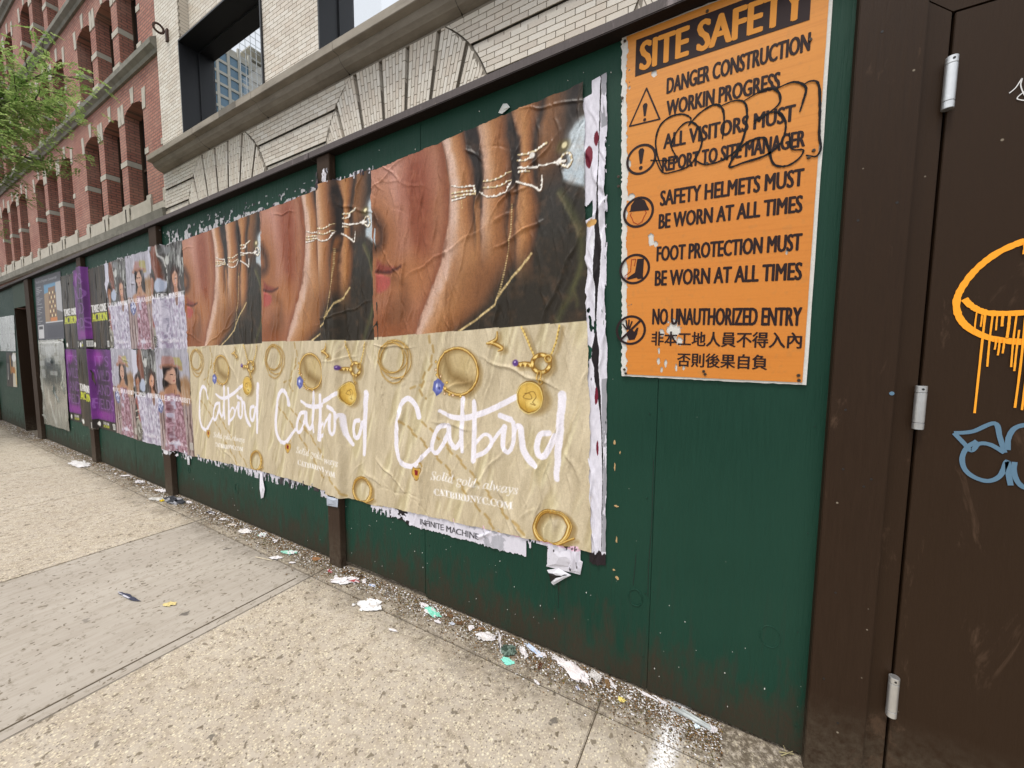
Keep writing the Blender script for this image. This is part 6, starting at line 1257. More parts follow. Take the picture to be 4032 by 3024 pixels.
torn(((-4.62, .36), (-4.10, .38), (-4.62, .44), (-4.10, .46)), 120, 36, .5, 126, .002, 'ragged paper hanging under the bottom right dress poster', dens=lambda u_, v_: .66 - v_ * .34)
def art_white_strip(S, T, W_, H_):
    u_, v_ = S / W_, T / H_; cv = Canvas(S, T, (212, 210, 222)); n = fbm(S*16, T*16, 131, 4); n2 = fbm(S*70, T*30, 132, 4)
    cv.all(((u_ < .24) & (u_ > .12) & (n > .45)).astype(float), (30, 24, 26)); cv.all((v_ > .80 + .1*n2).astype(float), (222, 184, 204)); cv.all(((n2 < .30) & (u_ > .80)).astype(float), (52, 44, 48)); cv.all(((n < .36)).astype(float) * (u_ > .55), (176, 176, 186))
    x = W_ * .30
    text(cv, 'INFINITE', x, H_ * .32, W_ * .125, H_ * .26, (26, 24, 30), 1, .0012, .002); text(cv, 'MACHINE', x + W_ * .14, H_ * .30, W_ * .155, H_ * .27, (26, 24, 30), 1, .0012, .002)
    bottom = .12 + .16 * (n2 - .4) + .25 * (u_ < .22) * n + .5 * (np.abs(u_ - .84) < .04) * n2 * 2
    keep = (v_ > bottom) & ~((u_ < .17) & (v_ < .5 * n2 * 1.6))
    keep &= ~((u_ > .82) & (u_ < .88) & (v_ < .75) & (v_ > .15 + 12 * np.abs(u_ - .85)))
    return cv.c, keep.astype(float)
sheet('torn_paper', ((-1.80, .375), (-.50, .405), (-1.80, .485), (-.50, .530)), 420, 60, art_white_strip, .003, 'long torn white strip with black capital lettering below the nearest jewellery poster', 'torn paper', 133, 1.4, .003, mat='paper', ncr=30)
def scrap_poly(pts, y, col, seed, name='torn_paper', mat='paper'):
    """one loose flap of paper cut to the outline pts, fanned about its middle so it can cockle"""
    rn = random.Random(seed); cx_ = sum(p[0] for p in pts)/len(pts); cz_ = sum(p[1] for p in pts)/len(pts)
    n = len(pts); vs = [(cx_, y - .006, cz_)]; fs = []
    for p in pts: vs.append((p[0], y - rn.uniform(0, .003), p[1]))
    for p in pts: vs.append(((p[0]+cx_)/2 + rn.uniform(-.003, .003), y - rn.uniform(.001, .010), (p[1]+cz_)/2 + rn.uniform(-.003, .003)))
    for i in range(n):
        j = (i + 1) % n; fs += [(1+i, 1+j, 1+n+j, 1+n+i), (0, 1+n+i, 1+n+j)]
    me = bpy.data.meshes.new(name); me.from_pydata(vs, [], fs); me.update()
    ca_ = me.color_attributes.new('Col', 'FLOAT_COLOR', 'POINT'); l = s2l(col)
    ca_.data.foreach_set('color', [c for _ in vs for c in (*l, 1.0)])
    return link(name, me, M[mat])
tag(scrap_poly([(-.66, .40), (-.50, .41), (-.49, .47), (-.56, .50), (-.63, .48)], -.004, (206, 204, 214), 1), 'white flap hanging at the lower right corner of the nearest jewellery poster', 'torn paper')
tag(scrap_poly([(-.645, .375), (-.555, .395), (-.60, .36), (-.635, .335)], -.007, (34, 30, 28), 2), 'black triangular paper corner hanging below the nearest jewellery poster', 'torn paper')
tag(scrap_poly([(-.655, .385), (-.645, .372), (-.633, .332), (-.622, .325), (-.57, .372), (-.54, .395), (-.60, .41)], -.0055, (214, 214, 222), 3), 'pale torn edge behind the black triangular paper corner', 'torn paper')
tag(scrap_poly([(-2.985, .455), (-2.955, .46), (-2.945, .40), (-2.93, .335), (-2.955, .27), (-2.985, .255), (-2.995, .33), (-2.99, .39)], -.010, (226, 224, 234), 4), 'white curl of paper dangling below the middle jewellery poster', 'torn paper')
tag(scrap_poly([(-.92, 2.405), (-.895, 2.435), (-.875, 2.43), (-.86, 2.41), (-.90, 2.395)], -.006, (206, 208, 206), 5), 'tiny white scrap poking up over the top edge of the nearest jewellery poster', 'torn paper')
tag(scrap_poly([(-2.145, .39), (-2.04, .40), (-2.035, .455), (-2.148, .45)], -.048, (170, 178, 192), 6), 'grey blue scrap wrapped on the second post under the middle jewellery poster', 'torn paper')
tag(scrap_poly([(-4.185, .33), (-4.15, .335), (-4.14, .38), (-4.16, .42), (-4.19, .40)], -.008, (200, 200, 206), 7), 'small white tatter dangling under the bottom right dress poster', 'torn paper')
# white specks of paste and paper on the panels
sp = MB(); rn = random.Random(8)
for i in range(90):
    x = rn.choice([rn.uniform(-8.5, -2.2), rn.uniform(-2.2, .25), rn.uniform(-2.0, .25)]); z = rn.uniform(.04, .42) if rn.random() < .75 else rn.uniform(2.34, 2.46)
    r_ = rn.uniform(.0006, .0020); n = 5
    sp.prism([(x + r_*math.cos(6.28*k/n)*rn.uniform(.6, 1.3), z + r_*1.5*math.sin(6.28*k/n)*rn.uniform(.6, 1.3)) for k in range(n)], -.0022, .0005)
o = sp.build('paper_specks', M['white'], fence); o['kind'] = 'stuff'

# ================================================================== orange safety sign
sign = empty('safety_sign', (-.08, 0, 1.9), 'large weathered orange construction safety sign with black lettering and scribbled graffiti', 'sign')
YS = -.010
outer = [(-.350, 1.266), (.227, 1.258), (.2275, 2.515), (-.388, 2.517)]
rn = random.Random(14)
def ragged(a, b, n, amp):
    out = []
    for i in range(n):
        t = i / n; out.append((a[0] + (b[0]-a[0])*t + (rn.uniform(-amp, amp) if i else 0)*(abs(b[1]-a[1]) > .5), a[1] + (b[1]-a[1])*t + (rn.uniform(-amp, amp) if i else 0)*(abs(b[0]-a[0]) > .5)))
    return out
pts = ragged(outer[0], outer[1], 40, .0012) + ragged(outer[1], outer[2], 10, .0008) + ragged(outer[2], outer[3], 30, .002) + ragged(outer[3], outer[0], 160, .0032)
MB().prism(pts, YS + .003, -.001).build('board', M['white'], sign)
def art_sign(S, T, W_, H_):
    u_, v_ = S / W_, T / H_; cv = Canvas(S, T, (208, 136, 54))
    n = fbm(S*4, T*3, 141, 4); st = fbm(S*5, T*230, 142, 3); n2 = fbm(S*60, T*60, 143, 4)
    cv.all(np.clip((n-.4)*1.5, 0, .6), (214, 144, 64)); cv.all(np.clip((st-.5)*1.6, 0, .5), (190, 118, 42)); cv.all(np.clip((1 - v_*1.4), 0, .35), (200, 112, 32)); cv.all(np.clip((n2 - .66)*3, 0, .25), (176, 120, 60))
    keep = np.ones(S.size); nn = fbm(S*110, T*60, 144, 4)
    keep[((u_ < .012 + .03*(nn - .35)) | ((u_ < .05) & (nn > .76)))] = 0
    for (x, z, rr) in ((-.268, 2.37, .006), (-.285, 2.345, .012), (-.29, 1.765, .016), (-.275, 1.75, .010), (-.21, 1.435, .032), (-.19, 1.395, .018), (-.25, 1.425, .012), (-.262, 1.32, .009), (-.235, 1.315, .007), (-.25, 1.29, .006), (-.20, 1.30, .006), (-.375, 2.05, .02), (-.36, 1.93, .015), (.11, 1.68, .005), (.02, 1.70, .005), (-.175, 1.30, .006), (-.26, 1.36, .006)):
        dx, dz = S - (x + .385), T - (z - 1.267); keep[(np.hypot(dx, dz * (.6 if rr > .008 else .35)) < rr * (.15 + nn * 1.0))] = 0
    return cv.c, keep
sheet('orange_face', ((-.3395, 1.2735), (.2165, 1.2655), (.2170, 2.5085), (-.3780, 2.5105))[0:2] + ((-.3780, 2.5105), (.2170, 2.5085)), 260, 480, art_sign, -YS + .0003 - .0008, None, None, 145, .12, .0006, mat='board', parent=sign, ncr=0, drape_on=False)
TY = YS - .0004
def letter(t, x0, x1, z0, z1, mat='ink', name='lettering', slope=0, bold=.0011, top=None, dy=0):
    """lettering between x0..x1 on baseline z0 (left) rising by slope, cap height z1-z0"""
    v, tr = text_tris(t); mb = MB(); w, h = v[:, 0].max(), v[:, 1].max()
    for k, (dx, dz) in enumerate(((-bold, 0), (0, bold*.5), (bold, 0), (0, -bold*.5), (-bold*.5, bold*.4), (bold*.5, -bold*.4))):
        vs = [((x0 + (x1-x0)*p[0]/w) + dx, TY - dy - .00003*k, dz + z0 + (z1-z0)*p[1]/h + slope*(p[0]/w)) for p in v]
        mb.add(vs, [tuple(int(i) for i in q) for q in tr])
    me = mb.mesh(name)
    return link(name, me, M[mat], sign)
MB().prism([(-.334, 2.360), (.174, 2.354), (.174, 2.481), (-.334, 2.485)], TY, TY + .0012).build('heading_panel', M['ink'], sign)
letter('SITE SAFETY', -.316, .162, 2.374, 2.470, 'orangeink', slope=-.008, bold=.0042, dy=.0006)
for t, x0, x1, z0, z1, s in (('DANGER CONSTRUCTION', -.222, .178, 2.266, 2.318, .0), ('WORKIN PROGRESS', -.220, .108, 2.192, 2.242, -.012), ('ALL VISITORS MUST', -.226, .152, 2.082, 2.131, -.010), ('REPORT TO SITE MANAGER', -.228, .181, 2.004, 2.052, -.014),
                             ('SAFETY HELMETS MUST', -.230, .184, 1.886, 1.938, -.013), ('BE WORN AT ALL TIMES', -.232, .185, 1.806, 1.857, -.012), ('FOOT PROTECTION MUST', -.235, .190, 1.691, 1.743, -.013), ('BE WORN AT ALL TIMES', -.238, .195, 1.603, 1.657, -.016), ('NO UNAUTHORIZED ENTRY', -.242, .202, 1.462, 1.520, -.018)):
    letter(t, x0, x1, z0, z1, slope=s, bold=.0021)
letter('非本工地人員不得入內', -.243, .207, 1.385, 1.436, slope=-.012, bold=.0013)
letter('否則後果自負', -.152, .120, 1.309, 1.358, slope=-.006, bold=.0013)
def ringmesh(cx_, cz_, r_, w, yo=0, ry=1.0, n=40):
    vs = []; fs = []
    for k in range(n):
        a = 2*math.pi*k/n
        vs += [(cx_ + (r_+w/2)*math.cos(a), TY - yo, cz_ + ry*(r_+w/2)*math.sin(a)), (cx_ + (r_-w/2)*math.cos(a), TY - yo, cz_ + ry*(r_-w/2)*math.sin(a))]
        j = (k+1) % n; fs.append((2*k, 2*k+1, 2*j+1, 2*j))
    return vs, fs
def picto(name, polys, strokes, rings, mat='ink', yo=.0):
    mb = MB(); gs = 1.12 if rings and len(polys) == 1 else 1.0; pc = rings[0][:2] if rings else (0, 0)
    for i, p in enumerate(polys): mb.add([(pc[0] + (q[0]-pc[0])*gs, TY - yo - .0001*i, pc[1] + (q[1]-pc[1])*gs) for q in p], [tuple(range(len(p)))])
    for i, (p, w, cl) in enumerate(strokes):
        n = len(p); vs = []; fs = []
        rng = range(n if cl else n - 1)
        for k in rng:
            a, b = Vector(p[k]), Vector(p[(k+1) % n]); d = (b - a).normalized(); nn = Vector((-d.y, d.x)) * w/2; a2 = a - d*w*.35; b2 = b + d*w*.35
            m0 = len(vs); yy_ = TY - yo - .0001*(i + .3*k); vs += [(a2.x+nn.x, yy_, a2.y+nn.y), (a2.x-nn.x, yy_, a2.y-nn.y), (b2.x-nn.x, yy_, b2.y-nn.y), (b2.x+nn.x, yy_, b2.y+nn.y)]; fs.append((m0, m0+1, m0+2, m0+3))
        mb.add(vs, fs)
    for (cx_, cz_, r_, w) in rings: mb.add(*ringmesh(cx_, cz_, r_, w * 1.35, yo))
    return link(name, mb.mesh(name), M[mat], sign)
def disc(cx_, cz_, rx, rz, n=16): return [(cx_ + rx*math.cos(2*math.pi*k/n), cz_ + rz*math.sin(2*math.pi*k/n)) for k in range(n)]
def excl(cx_, cz_, s): return [[(cx_ - .26*s, cz_ + .8*s), (cx_ - .12*s, cz_ + 1.0*s), (cx_ + .12*s, cz_ + 1.0*s), (cx_ + .26*s, cz_ + .8*s), (cx_ + .10*s, cz_ - .35*s), (cx_ - .10*s, cz_ - .35*s)], disc(cx_, cz_ - .72*s, .17*s, .17*s)]
picto('warning_pictogram', excl(-.295, 2.224, .033), [([(-.292, 2.307), (-.348, 2.192), (-.243, 2.188)], .0055, True)], [])
picto('exclamation_pictogram', excl(-.303, 2.063, .040), [], [(-.303, 2.064, .0495, .0065)])
cx_, cz_ = -.307, 1.877
helm = [(cx_ - .030, cz_ + .006), (cx_ - .026, cz_ + .010), (cx_ - .024, cz_ + .026), (cx_ - .012, cz_ + .041), (cx_ + .004, cz_ + .044), (cx_ + .020, cz_ + .034), (cx_ + .027, cz_ + .018), (cx_ + .034, cz_ + .004), (cx_ + .033, cz_ + .001), (cx_, cz_ + .004)]
picto('helmet_pictogram', [helm[::-1]], [], [(cx_, cz_, .0515, .0065)])
picto('face_outline', [], [([(cx_ - .025, cz_ + .002), (cx_ - .029, cz_ - .006), (cx_ - .022, cz_ - .018), (cx_ - .016, cz_ - .034), (cx_, cz_ - .044), (cx_ + .015, cz_ - .036), (cx_ + .022, cz_ - .018), (cx_ + .029, cz_ - .006), (cx_ + .025, cz_ + .002)], .0022, False)], [], 'redink', .0003)
cx_, cz_ = -.314, 1.671
boot = [(cx_ + .008, cz_ + .032), (cx_ + .030, cz_ + .032), (cx_ + .028, cz_ - .022), (cx_ + .030, cz_ - .034), (cx_ + .012, cz_ - .034), (cx_ + .008, cz_ - .029), (cx_ - .022, cz_ - .034), (cx_ - .023, cz_ - .027), (cx_ + .002, cz_ - .012)]
picto('boot_pictogram', [boot[::-1]], [], [(cx_, cz_, .0520, .0065)])
picto('boot_outline', [], [([(cx_ + .004, cz_ + .036), (cx_ - .012, cz_ + .036), (cx_ - .014, cz_ - .008), (cx_ - .034, cz_ - .022), (cx_ - .035, cz_ - .030), (cx_ - .024, cz_ - .032)], .0022, False), ([(cx_ + .004, cz_ + .036), (cx_ - .001, cz_ + .012)], .0022, False)], [], 'redink', .0003)
cx_, cz_ = -.321, 1.443
hand = [[(cx_ - .004, cz_ - .002), (cx_ - .012, cz_ - .018), (cx_ - .004, cz_ - .034), (cx_ + .014, cz_ - .032), (cx_ + .022, cz_ - .014), (cx_ + .026, cz_ + .008), (cx_ + .020, cz_ + .008), (cx_ + .012, cz_ - .006), (cx_ + .004, cz_ + .004)]]
picto('hand_pictogram', hand, [([(cx_ - .012 + dx*.3, cz_ + .004), (cx_ - .018 + dx, cz_ + .036 + dz)], .0055, False) for dx, dz in ((-.012, -.012), (0, 0), (.011, .002), (.022, -.004))] + [([(cx_ - .036, cz_ - .036), (cx_ + .036, cz_ + .036)], .0085, False)], [(cx_, cz_, .0520, .0065)])
gr = [([(-.227, 2.009), (-.246, 2.064), (-.254, 2.117), (-.241, 2.164), (-.209, 2.185), (-.169, 2.183), (-.141, 2.161), (-.148, 2.139)], .0036), ([(-.148, 2.139), (-.115, 2.17), (-.071, 2.185), (-.045, 2.162), (-.039, 2.11), (-.042, 2.068)], .0040),
      ([(-.270, 2.053), (-.187, 2.038), (-.201, 2.087), (-.183, 2.132), (-.152, 2.152), (-.121, 2.132), (-.104, 2.087), (-.11, 2.048), (-.139, 2.006), (-.186, 1.996), (-.227, 2.002), (-.254, 2.058)], .0036),
      ([(-.049, 2.175), (-.014, 2.18), (.015, 2.167), (.025, 2.13), (.02, 2.063), (.001, 2.022), (-.048, 1.998), (-.092, 1.998), (-.12, 2.018)], .0038), ([(.014, 2.171), (.067, 2.189), (.093, 2.183), (.11, 2.161), (.106, 2.129), (.045, 2.094)], .0038),
      ([(.045, 2.102), (.084, 2.114), (.116, 2.104), (.131, 2.064), (.121, 2.015), (.084, 1.987), (.024, 1.978), (-.018, 1.975), (.021, 2.034), (.074, 2.042), (.089, 2.005), (.105, 1.955), (.138, 1.941), (.168, 1.955), (.179, 1.979), (.150, 1.99), (.141, 2.04)], .0040),
      ([(.097, 2.18), (.143, 2.187), (.175, 2.162), (.171, 2.124), (.164, 2.094)], .0038), ([(.166, 2.169), (.186, 2.176), (.206, 2.160), (.213, 2.091), (.216, 2.012), (.222, 1.975), (.212, 1.953), (.186, 1.962)], .0040)]
gr = [(p_, w_ * 1.75) for p_, w_ in gr]
paint('marker_scribble', gr, M['marker'], sign, TY - .0008, .22, True)
for (x, z) in ((-.375, 2.497), (-.378, 2.30), (-.384, 2.02), (-.383, 1.985), (-.340, 1.292), (-.334, 1.277), (-.105, 2.49), (.179, 2.296), (.194, 1.954), (.205, 1.972), (-.06, 1.283), (-.065, 1.293), (.205, 1.288), (.207, 1.272), (-.085, 2.0)):
    o = MB().cyl((x, YS, z), (x, YS - .0032, z), .0052, .0042, 12).build('screw', M['screw'], sign)
    MB().cyl((x, YS - .0030, z), (x, YS - .0036, z), .0022, .0022, 8).build('screw_recess', M['dark'], o)

# ================================================================== litter
def crumple(name, x, y, sx, sy, h, col, label, cat, seed, rot=0, col2=None, frac=.4, sharp=1, group=None, n=16, coverfn=None):
    rg = np.random.default_rng(seed); uu, vv = np.meshgrid(np.linspace(-1, 1, n), np.linspace(-1, 1, n), indexing='ij'); uu = uu.ravel(); vv = vv.ravel()
    jx_, jy_ = (fbm(uu*3+9, vv*3, seed, 3)-.5)*.8, (fbm(uu*3, vv*3+4, seed+1, 3)-.5)*.8
    H = np.abs(fbm(uu*2.4+5, vv*2.4+3, seed+2, 4) - .5) * 2.6 + rg.random(uu.size) * .22 * sharp
    H = H * (1.15 - np.hypot(uu, vv) * .55)
    X = (uu + jx_) * sx / 2; Y = (vv + jy_) * sy / 2; Z = np.maximum(H * h, 0) + .004
    c, s_ = math.cos(rot), math.sin(rot)
    XX = x + X*c - Y*s_; YY = y + X*s_ + Y*c
    YY = np.minimum(YY, -.004 - .5 * Z)
    q = np.arange(n*n).reshape(n, n); F_ = np.stack([q[:-1, :-1].ravel(), q[1:, :-1].ravel(), q[1:, 1:].ravel(), q[:-1, 1:].ravel()], 1)
    rr = np.hypot(uu, vv) + (fbm(uu*4, vv*4, seed+4, 3) - .5) * .9
    F_ = F_[rr[F_].mean(1) < 1.02]
    me = bpy.data.meshes.new(name); me.from_pydata(np.stack([XX, YY, Z], 1).tolist(), [], F_.tolist()); me.update()
    cc = np.tile(np.array(s2l(col)), (n*n, 1))
    if col2 is not None: cc[fbm(uu*2, vv*2, seed+6, 2) < frac] = s2l(col2)
    ca_ = me.color_attributes.new('Col', 'FLOAT_COLOR', 'POINT'); ca_.data.foreach_set('color', np.concatenate([cc, np.ones((n*n, 1))], 1).ravel())
    return tag(link(name, me, M['paper']), label, cat, group)
WH = (214, 210, 212); MT = (130, 206, 184); CL = (196, 192, 190)
cr = crumple
cr('paper_scrap', -1.90, -.115, .17, .07, .022, WH, 'crumpled white paper with a red streak right of the second post', 'paper scrap', 1, .5, (150, 40, 44), .30)
cr('paper_scrap', -1.935, -.135, .05, .035, .006, (176, 220, 232), 'pale blue paper square lying on the red streaked paper', 'paper scrap', 2, .2)
cr('plastic_scrap', -1.60, -.195, .15, .085, .018, CL, 'crinkled clear plastic wrap in front of the pavement joint, right of the red streaked paper', 'plastic scrap', 3, .3, (230, 230, 232), .55)
cr('paper_scrap', -1.27, -.07, .12, .05, .012, MT, 'mint green paper with a white edge near the white rectangle by the fence', 'paper scrap', 4, -.2, WH, .35)
cr('paper_scrap', -1.345, -.045, .05, .025, .006, WH, 'small white rectangle of paper just left of the mint green paper', 'paper scrap', 5, .1)
cr('plastic_scrap', -.93, -.075, .10, .055, .02, CL, 'crumpled clear plastic left of the black and white striped strip', 'plastic scrap', 6, .3, WH, .5)
cr('paper_strip', -.865, -.065, .13, .014, .010, WH, 'narrow black and white striped paper strip', 'paper strip', 7, -.95, (24, 24, 34), .5)
cr('paper_scrap', -.775, -.148, .062, .034, .004, (136, 216, 200), 'bright mint green paper piece, larger of the mint pieces nearest the camera', 'paper scrap', 8, .0, sharp=.3)
cr('plastic_scrap', -.80, -.095, .07, .06, .022, (104, 122, 112), 'dull grey green crumpled plastic behind the bright mint piece', 'plastic scrap', 9, .3, (60, 76, 66), .5)
cr('paper_scrap', -.735, -.07, .06, .03, .016, WH, 'folded white paper wedge beside the dull grey green plastic', 'paper scrap', 10, -.6)
cr('paper_scrap', -.70, -.035, .10, .028, .012, (186, 202, 226), 'pale blue folded paper against the foot of the fence', 'paper scrap', 11, -.3, WH, .4)
cr('plastic_scrap', -.50, -.055, .16, .07, .022, (222, 214, 214), 'widest crumpled white plastic bag scrap at the foot of the fence', 'plastic scrap', 12, -.35, WH, .5)
cr('plastic_scrap', -.57, -.035, .10, .035, .014, WH, 'tattered white plastic shreds left of the widest bag scrap', 'plastic scrap', 13, -.3, CL, .4)
cr('plastic_scrap', -.415, -.035, .06, .045, .012, CL, 'small translucent plastic square right of the widest bag scrap', 'plastic scrap', 14, -.2)
cr('paper_scrap', -1.03, -.062, .028, .035, .010, WH, 'small upright white paper fold between two brown leaves', 'paper scrap', 15, .4)
cr('paper_scrap', -1.352, -.262, .05, .014, .004, WH, 'thin white paper sliver lying out on the speckled slab', 'paper scrap', 16, .2)
cr('paper_scrap', -.294, -.088, .028, .022, .004, (222, 206, 120), 'small yellow paper chip near the foot of the fence', 'paper scrap', 17, .2, sharp=.3)
cr('paper_scrap', -.616, -.182, .03, .012, .006, WH, 'small white paper bit just outside the long pavement joint', 'paper scrap', 18, -.4)
cr('paper_scrap', -.272, -.064, .022, .01, .006, WH, 'small white paper bit right of the yellow chip', 'paper scrap', 19, -.6)
cr('paper_scrap', -.46, -.124, .022, .012, .006, (60, 84, 150), 'tiny dark blue and white paper bit in front of the widest bag scrap', 'paper scrap', 20, -.4, WH, .5)
cr('paper_scrap', -.21, -.018, .075, .012, .008, WH, 'long white paper roll lying along the foot of the fence', 'paper scrap', 21, -.12)
# tube of rolled poster and its torn end
t = MB(); t.cyl((-.115, -.030, .008), (.015, -.052, .010), .0085, .006, 14).cyl((-.085, -.022, .010), (.010, -.044, .012), .006, .004, 12)
tag(t.build('rolled_poster', plain('grey_printed_paper', (.42, .45, .45), .45, 0, .6, 30), smooth=True), 'thin grey and white rolled poster lying across the white painted stripe', 'rolled poster')
cr('paper_scrap', .018, -.046, .032, .03, .018, WH, 'crumpled white paper at the end of the rolled poster', 'paper scrap', 22, 0)
cr('paper_scrap', -.030, -.062, .02, .02, .012, (214, 226, 232), 'small white knot of paper beside the rolled poster', 'paper scrap', 23, 0)
cr('paper_scrap', -2.915, -.045, .07, .045, .018, MT, 'mint and white crumpled wrapper left of the second post, by the fence', 'paper scrap', 24, 0, WH, .6)
cr('paper_scrap', -3.09, -.08, .12, .06, .012, (206, 202, 198), 'flat dirty white paper left of the mint and white wrapper', 'paper scrap', 25, .1, WH, .5)
cr('paper_scrap', -2.50, -.09, .11, .045, .016, (140, 196, 178), 'pale green torn paper just left of the second post', 'paper scrap', 26, .3, WH, .4)
cr('paper_scrap', -2.51, -.175, .08, .035, .010, WH, 'thin white paper on the joint left of the second post', 'paper scrap', 27, .4)
cr('dry_leaf', -2.268, -.055, .06, .035, .014, (150, 108, 72), 'curled brown leaf right in front of the second post', 'dry leaf', 28, .2)
cr('paper_scrap', -2.364, -.155, .04, .02, .006, WH, 'small white paper scrap near the corner of the smooth slab', 'paper scrap', 29, .4)
t = MB().cyl((-2.64, -.235, .004), (-2.50, -.205, .005), .0028, .0028, 7).build('wooden_stick', plain('pale_wood', (.55, .48, .36), .7)); tag(t, 'pale thin stick lying across the long pavement joint', 'stick')
cr('plastic_scrap', -3.70, -.045, .11, .035, .018, (40, 36, 46), 'dark and white crumpled wrapper midway between the first two posts', 'plastic scrap', 30, .1, WH, .5)
cr('paper_scrap', -3.47, -.06, .06, .03, .012, WH, 'small white paper right of the dark and white wrapper', 'paper scrap', 31, .3)
cr('paper_scrap', -2.07, -.095, .06, .022, .010, (150, 44, 52), 'small dark red wrapper at the foot of the second post', 'paper scrap', 32, -.3, CL, .5)
cr('paper_scrap', -1.727, -.066, .045, .022, .010, (150, 166, 196), 'small blue grey paper right of the red streaked paper', 'paper scrap', 33, .3, WH, .5)
cr('plastic_scrap', -6.64, -.16, .46, .13, .02, (206, 204, 204), 'heap of white shredded paper by the purple posters', 'paper scrap', 34, 0, WH, .5, n=22)
cr('paper_scrap', -5.196, -.06, .13, .05, .03, WH, 'white crumpled paper under the dress posters', 'paper scrap', 35, 0)
cr('paper_scrap', -4.69, -.045, .14, .04, .03, WH, 'white torn paper at the foot of the post beside the dress posters', 'paper scrap', 36, .2)
cr('plastic_scrap', -4.28, -.09, .30, .10, .03, (44, 46, 52), 'black crumpled plastic wrapper right of the first post', 'plastic scrap', 37, .05, (150, 150, 156), .35, n=20)
cr('paper_scrap', -4.37, -.145, .045, .03, .02, (222, 196, 30), 'bright yellow scrap beside the black plastic wrapper', 'paper scrap', 38, .3)
cr('plastic_scrap', -4.46, -.15, .16, .06, .02, (190, 188, 184), 'grey translucent plastic left of the yellow scrap', 'plastic scrap', 39, .3)
cr('paper_scrap', -4.12, -.04, .09, .03, .02, WH, 'white paper lump right of the black plastic wrapper', 'paper scrap', 40, 0)
cr('feather', -2.80, -.80, .19, .022, .006, (58, 60, 78), 'dark grey feather lying on the smooth slab', 'feather', 41, .12, (190, 190, 200), .3, sharp=.2)
cr('dry_leaf', -2.53, -.715, .065, .035, .006, (206, 190, 134), 'pale yellow leaf on the smooth slab right of the feather', 'dry leaf', 42, .4)
for i, (x, y, c) in enumerate(((-1.175, -.045, (112, 84, 56)), (-1.10, -.065, (98, 72, 46)), (-.985, -.045, (130, 100, 70)), (-1.94, -.045, (84, 62, 44)), (-1.86, -.05, (78, 58, 40)), (-1.98, -.06, (112, 86, 60)), (-.64, -.10, (96, 66, 46)), (-.36, -.045, (128, 102, 70)))):
    lb = ['curled brown leaf right of the mint green paper', 'flat brown leaf left of the small upright paper', 'pale brown leaf right of the small upright paper', 'dark brown leaf nearest the right side of the second post', 'dark brown leaf behind the red streaked paper', 'brown leaf touching the foot of the second post', 'reddish brown leaf in front of the widest bag scrap', 'tan leaf right of the translucent plastic square'][i]
    cr('dry_leaf', x, y, .042, .020, .012, c, lb, 'dry leaf', 50 + i, .3 * i)
for i, (x, y, sx, sy, c, lb) in enumerate(((-1.80, -.060, .05, .022, WH, 'small white paper just behind the small blue grey paper'), (-1.985, -.115, .035, .02, WH, 'white paper chip touching the left end of the red streaked paper'), (-1.20, -.11, .04, .018, WH, 'white paper chip in front of the mint green paper'), (-1.13, -.085, .03, .02, (196, 200, 210), 'grey blue crumpled chip in front of the two brown leaves'),
        (-.66, -.045, .05, .02, WH, 'white folded scrap right of the pale blue folded paper'), (-.345, -.035, .05, .014, WH, 'thin white sliver against the fence right of the translucent square'), (-.155, -.020, .04, .012, WH, 'short white sliver between the long paper roll and the rolled poster'), (-2.75, -.05, .05, .02, WH, 'white chip right of the mint and white wrapper'), (-3.30, -.075, .06, .025, (200, 190, 180), 'beige paper scrap between the dirty white paper and the dark wrapper'), (-5.6, -.05, .10, .035, WH, 'white paper scrap under the leftmost dress poster'))):
    cr('paper_scrap', x, y, sx, sy, .011, c, lb, 'paper scrap', 70 + i, .35 * (i % 5) - .7)
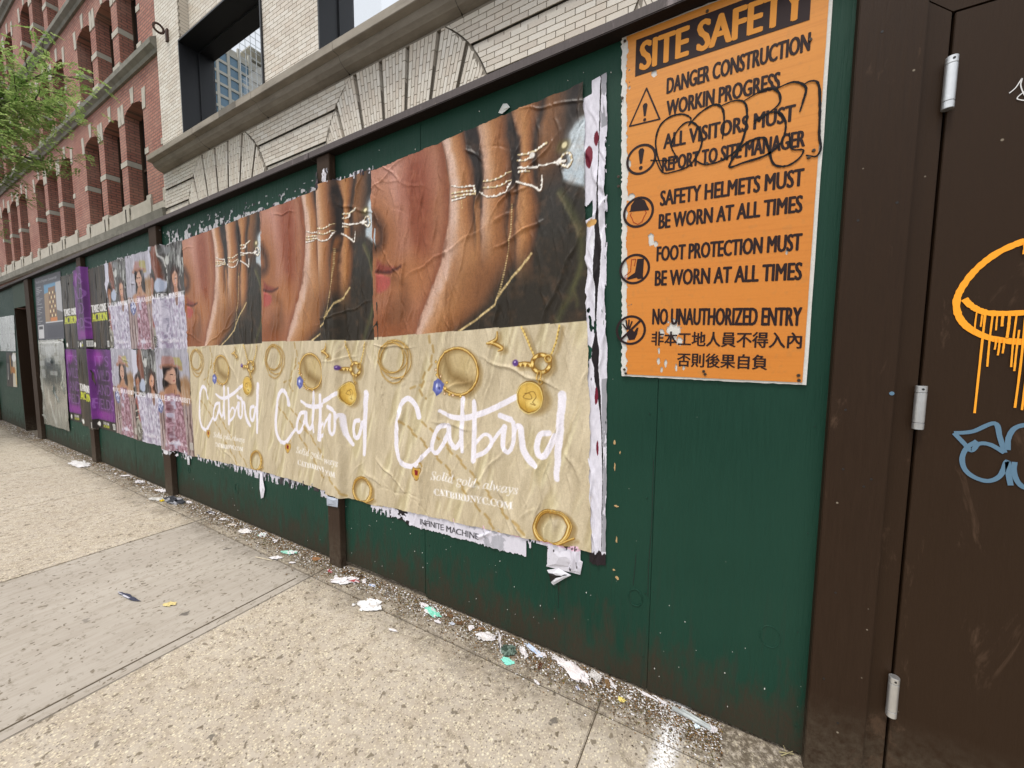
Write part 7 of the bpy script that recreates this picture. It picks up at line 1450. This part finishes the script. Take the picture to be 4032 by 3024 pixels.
# a twig by the door corner
t = MB().cyl((.22, -.02, .004), (.262, -.012, .012), .0022, .0015, 6).cyl((.225, -.03, .003), (.258, -.012, .02), .0018, .001, 6).cyl((.24, -.015, .01), (.232, -.008, .024), .0012, .0008, 5)
tag(t.build('dry_twig', plain('dry_twig', (.30, .26, .14), .8)), 'dry twig in the corner between the fence and the brown door frame', 'twig')
# uncountable crumbs along the foot of the fence
rg = np.random.default_rng(77)
def crumbs(name, N, xr, scale, cols, label, yscale=.07, h=.004):
    xs_ = -np.exp(rg.uniform(np.log(.30), np.log(12), N)) + .35 if xr is None else rg.uniform(xr[0], xr[1], N)
    ys_ = -.004 - np.abs(rg.normal(0, yscale, N)) - .0
    vs = []; fs = []; cc = []
    for i in range(N):
        x, y = xs_[i], ys_[i]
        if y < -.42 or x > .28: continue
        r_ = rg.uniform(.3, 1) ** 2 * scale * (.62 + .16 * abs(x)); a0 = rg.uniform(0, 6.28); n0 = len(vs); k_ = 4
        for k in range(k_):
            a = a0 + 6.28 * k / k_; rr = r_ * rg.uniform(.5, 1.3); vs.append((x + rr*math.cos(a), min(y + rr*.6*math.sin(a), -.001), .0018 + rg.random() * h))
        vs.append((x, min(y, -.001), .002 + h * rg.uniform(.6, 1.4)))
        c = cols[rg.integers(len(cols))]
        for k in range(k_): fs.append((n0 + k, n0 + (k+1) % k_, n0 + k_))
        cc += [(*s2l(c), 1)] * (k_ + 1)
    me = bpy.data.meshes.new(name); me.from_pydata(vs, [], fs); me.update()
    ca_ = me.color_attributes.new('Col', 'FLOAT_COLOR', 'POINT'); ca_.data.foreach_set('color', np.array(cc, float).ravel())
    return tag(link(name, me, M['paper']), label, 'litter', kind='stuff')
crumbs('paper_crumbs', 6000, None, .0088, [(226, 224, 228), (206, 204, 206), (236, 236, 240), (190, 186, 180)], 'white crumbs of torn poster paper along the foot of the fence')
crumbs('leaf_litter', 20000, None, .0082, [(86, 64, 40), (110, 84, 54), (60, 46, 30), (136, 104, 66), (96, 90, 50)], 'brown crumbled leaves and dirt along the foot of the fence', .075)
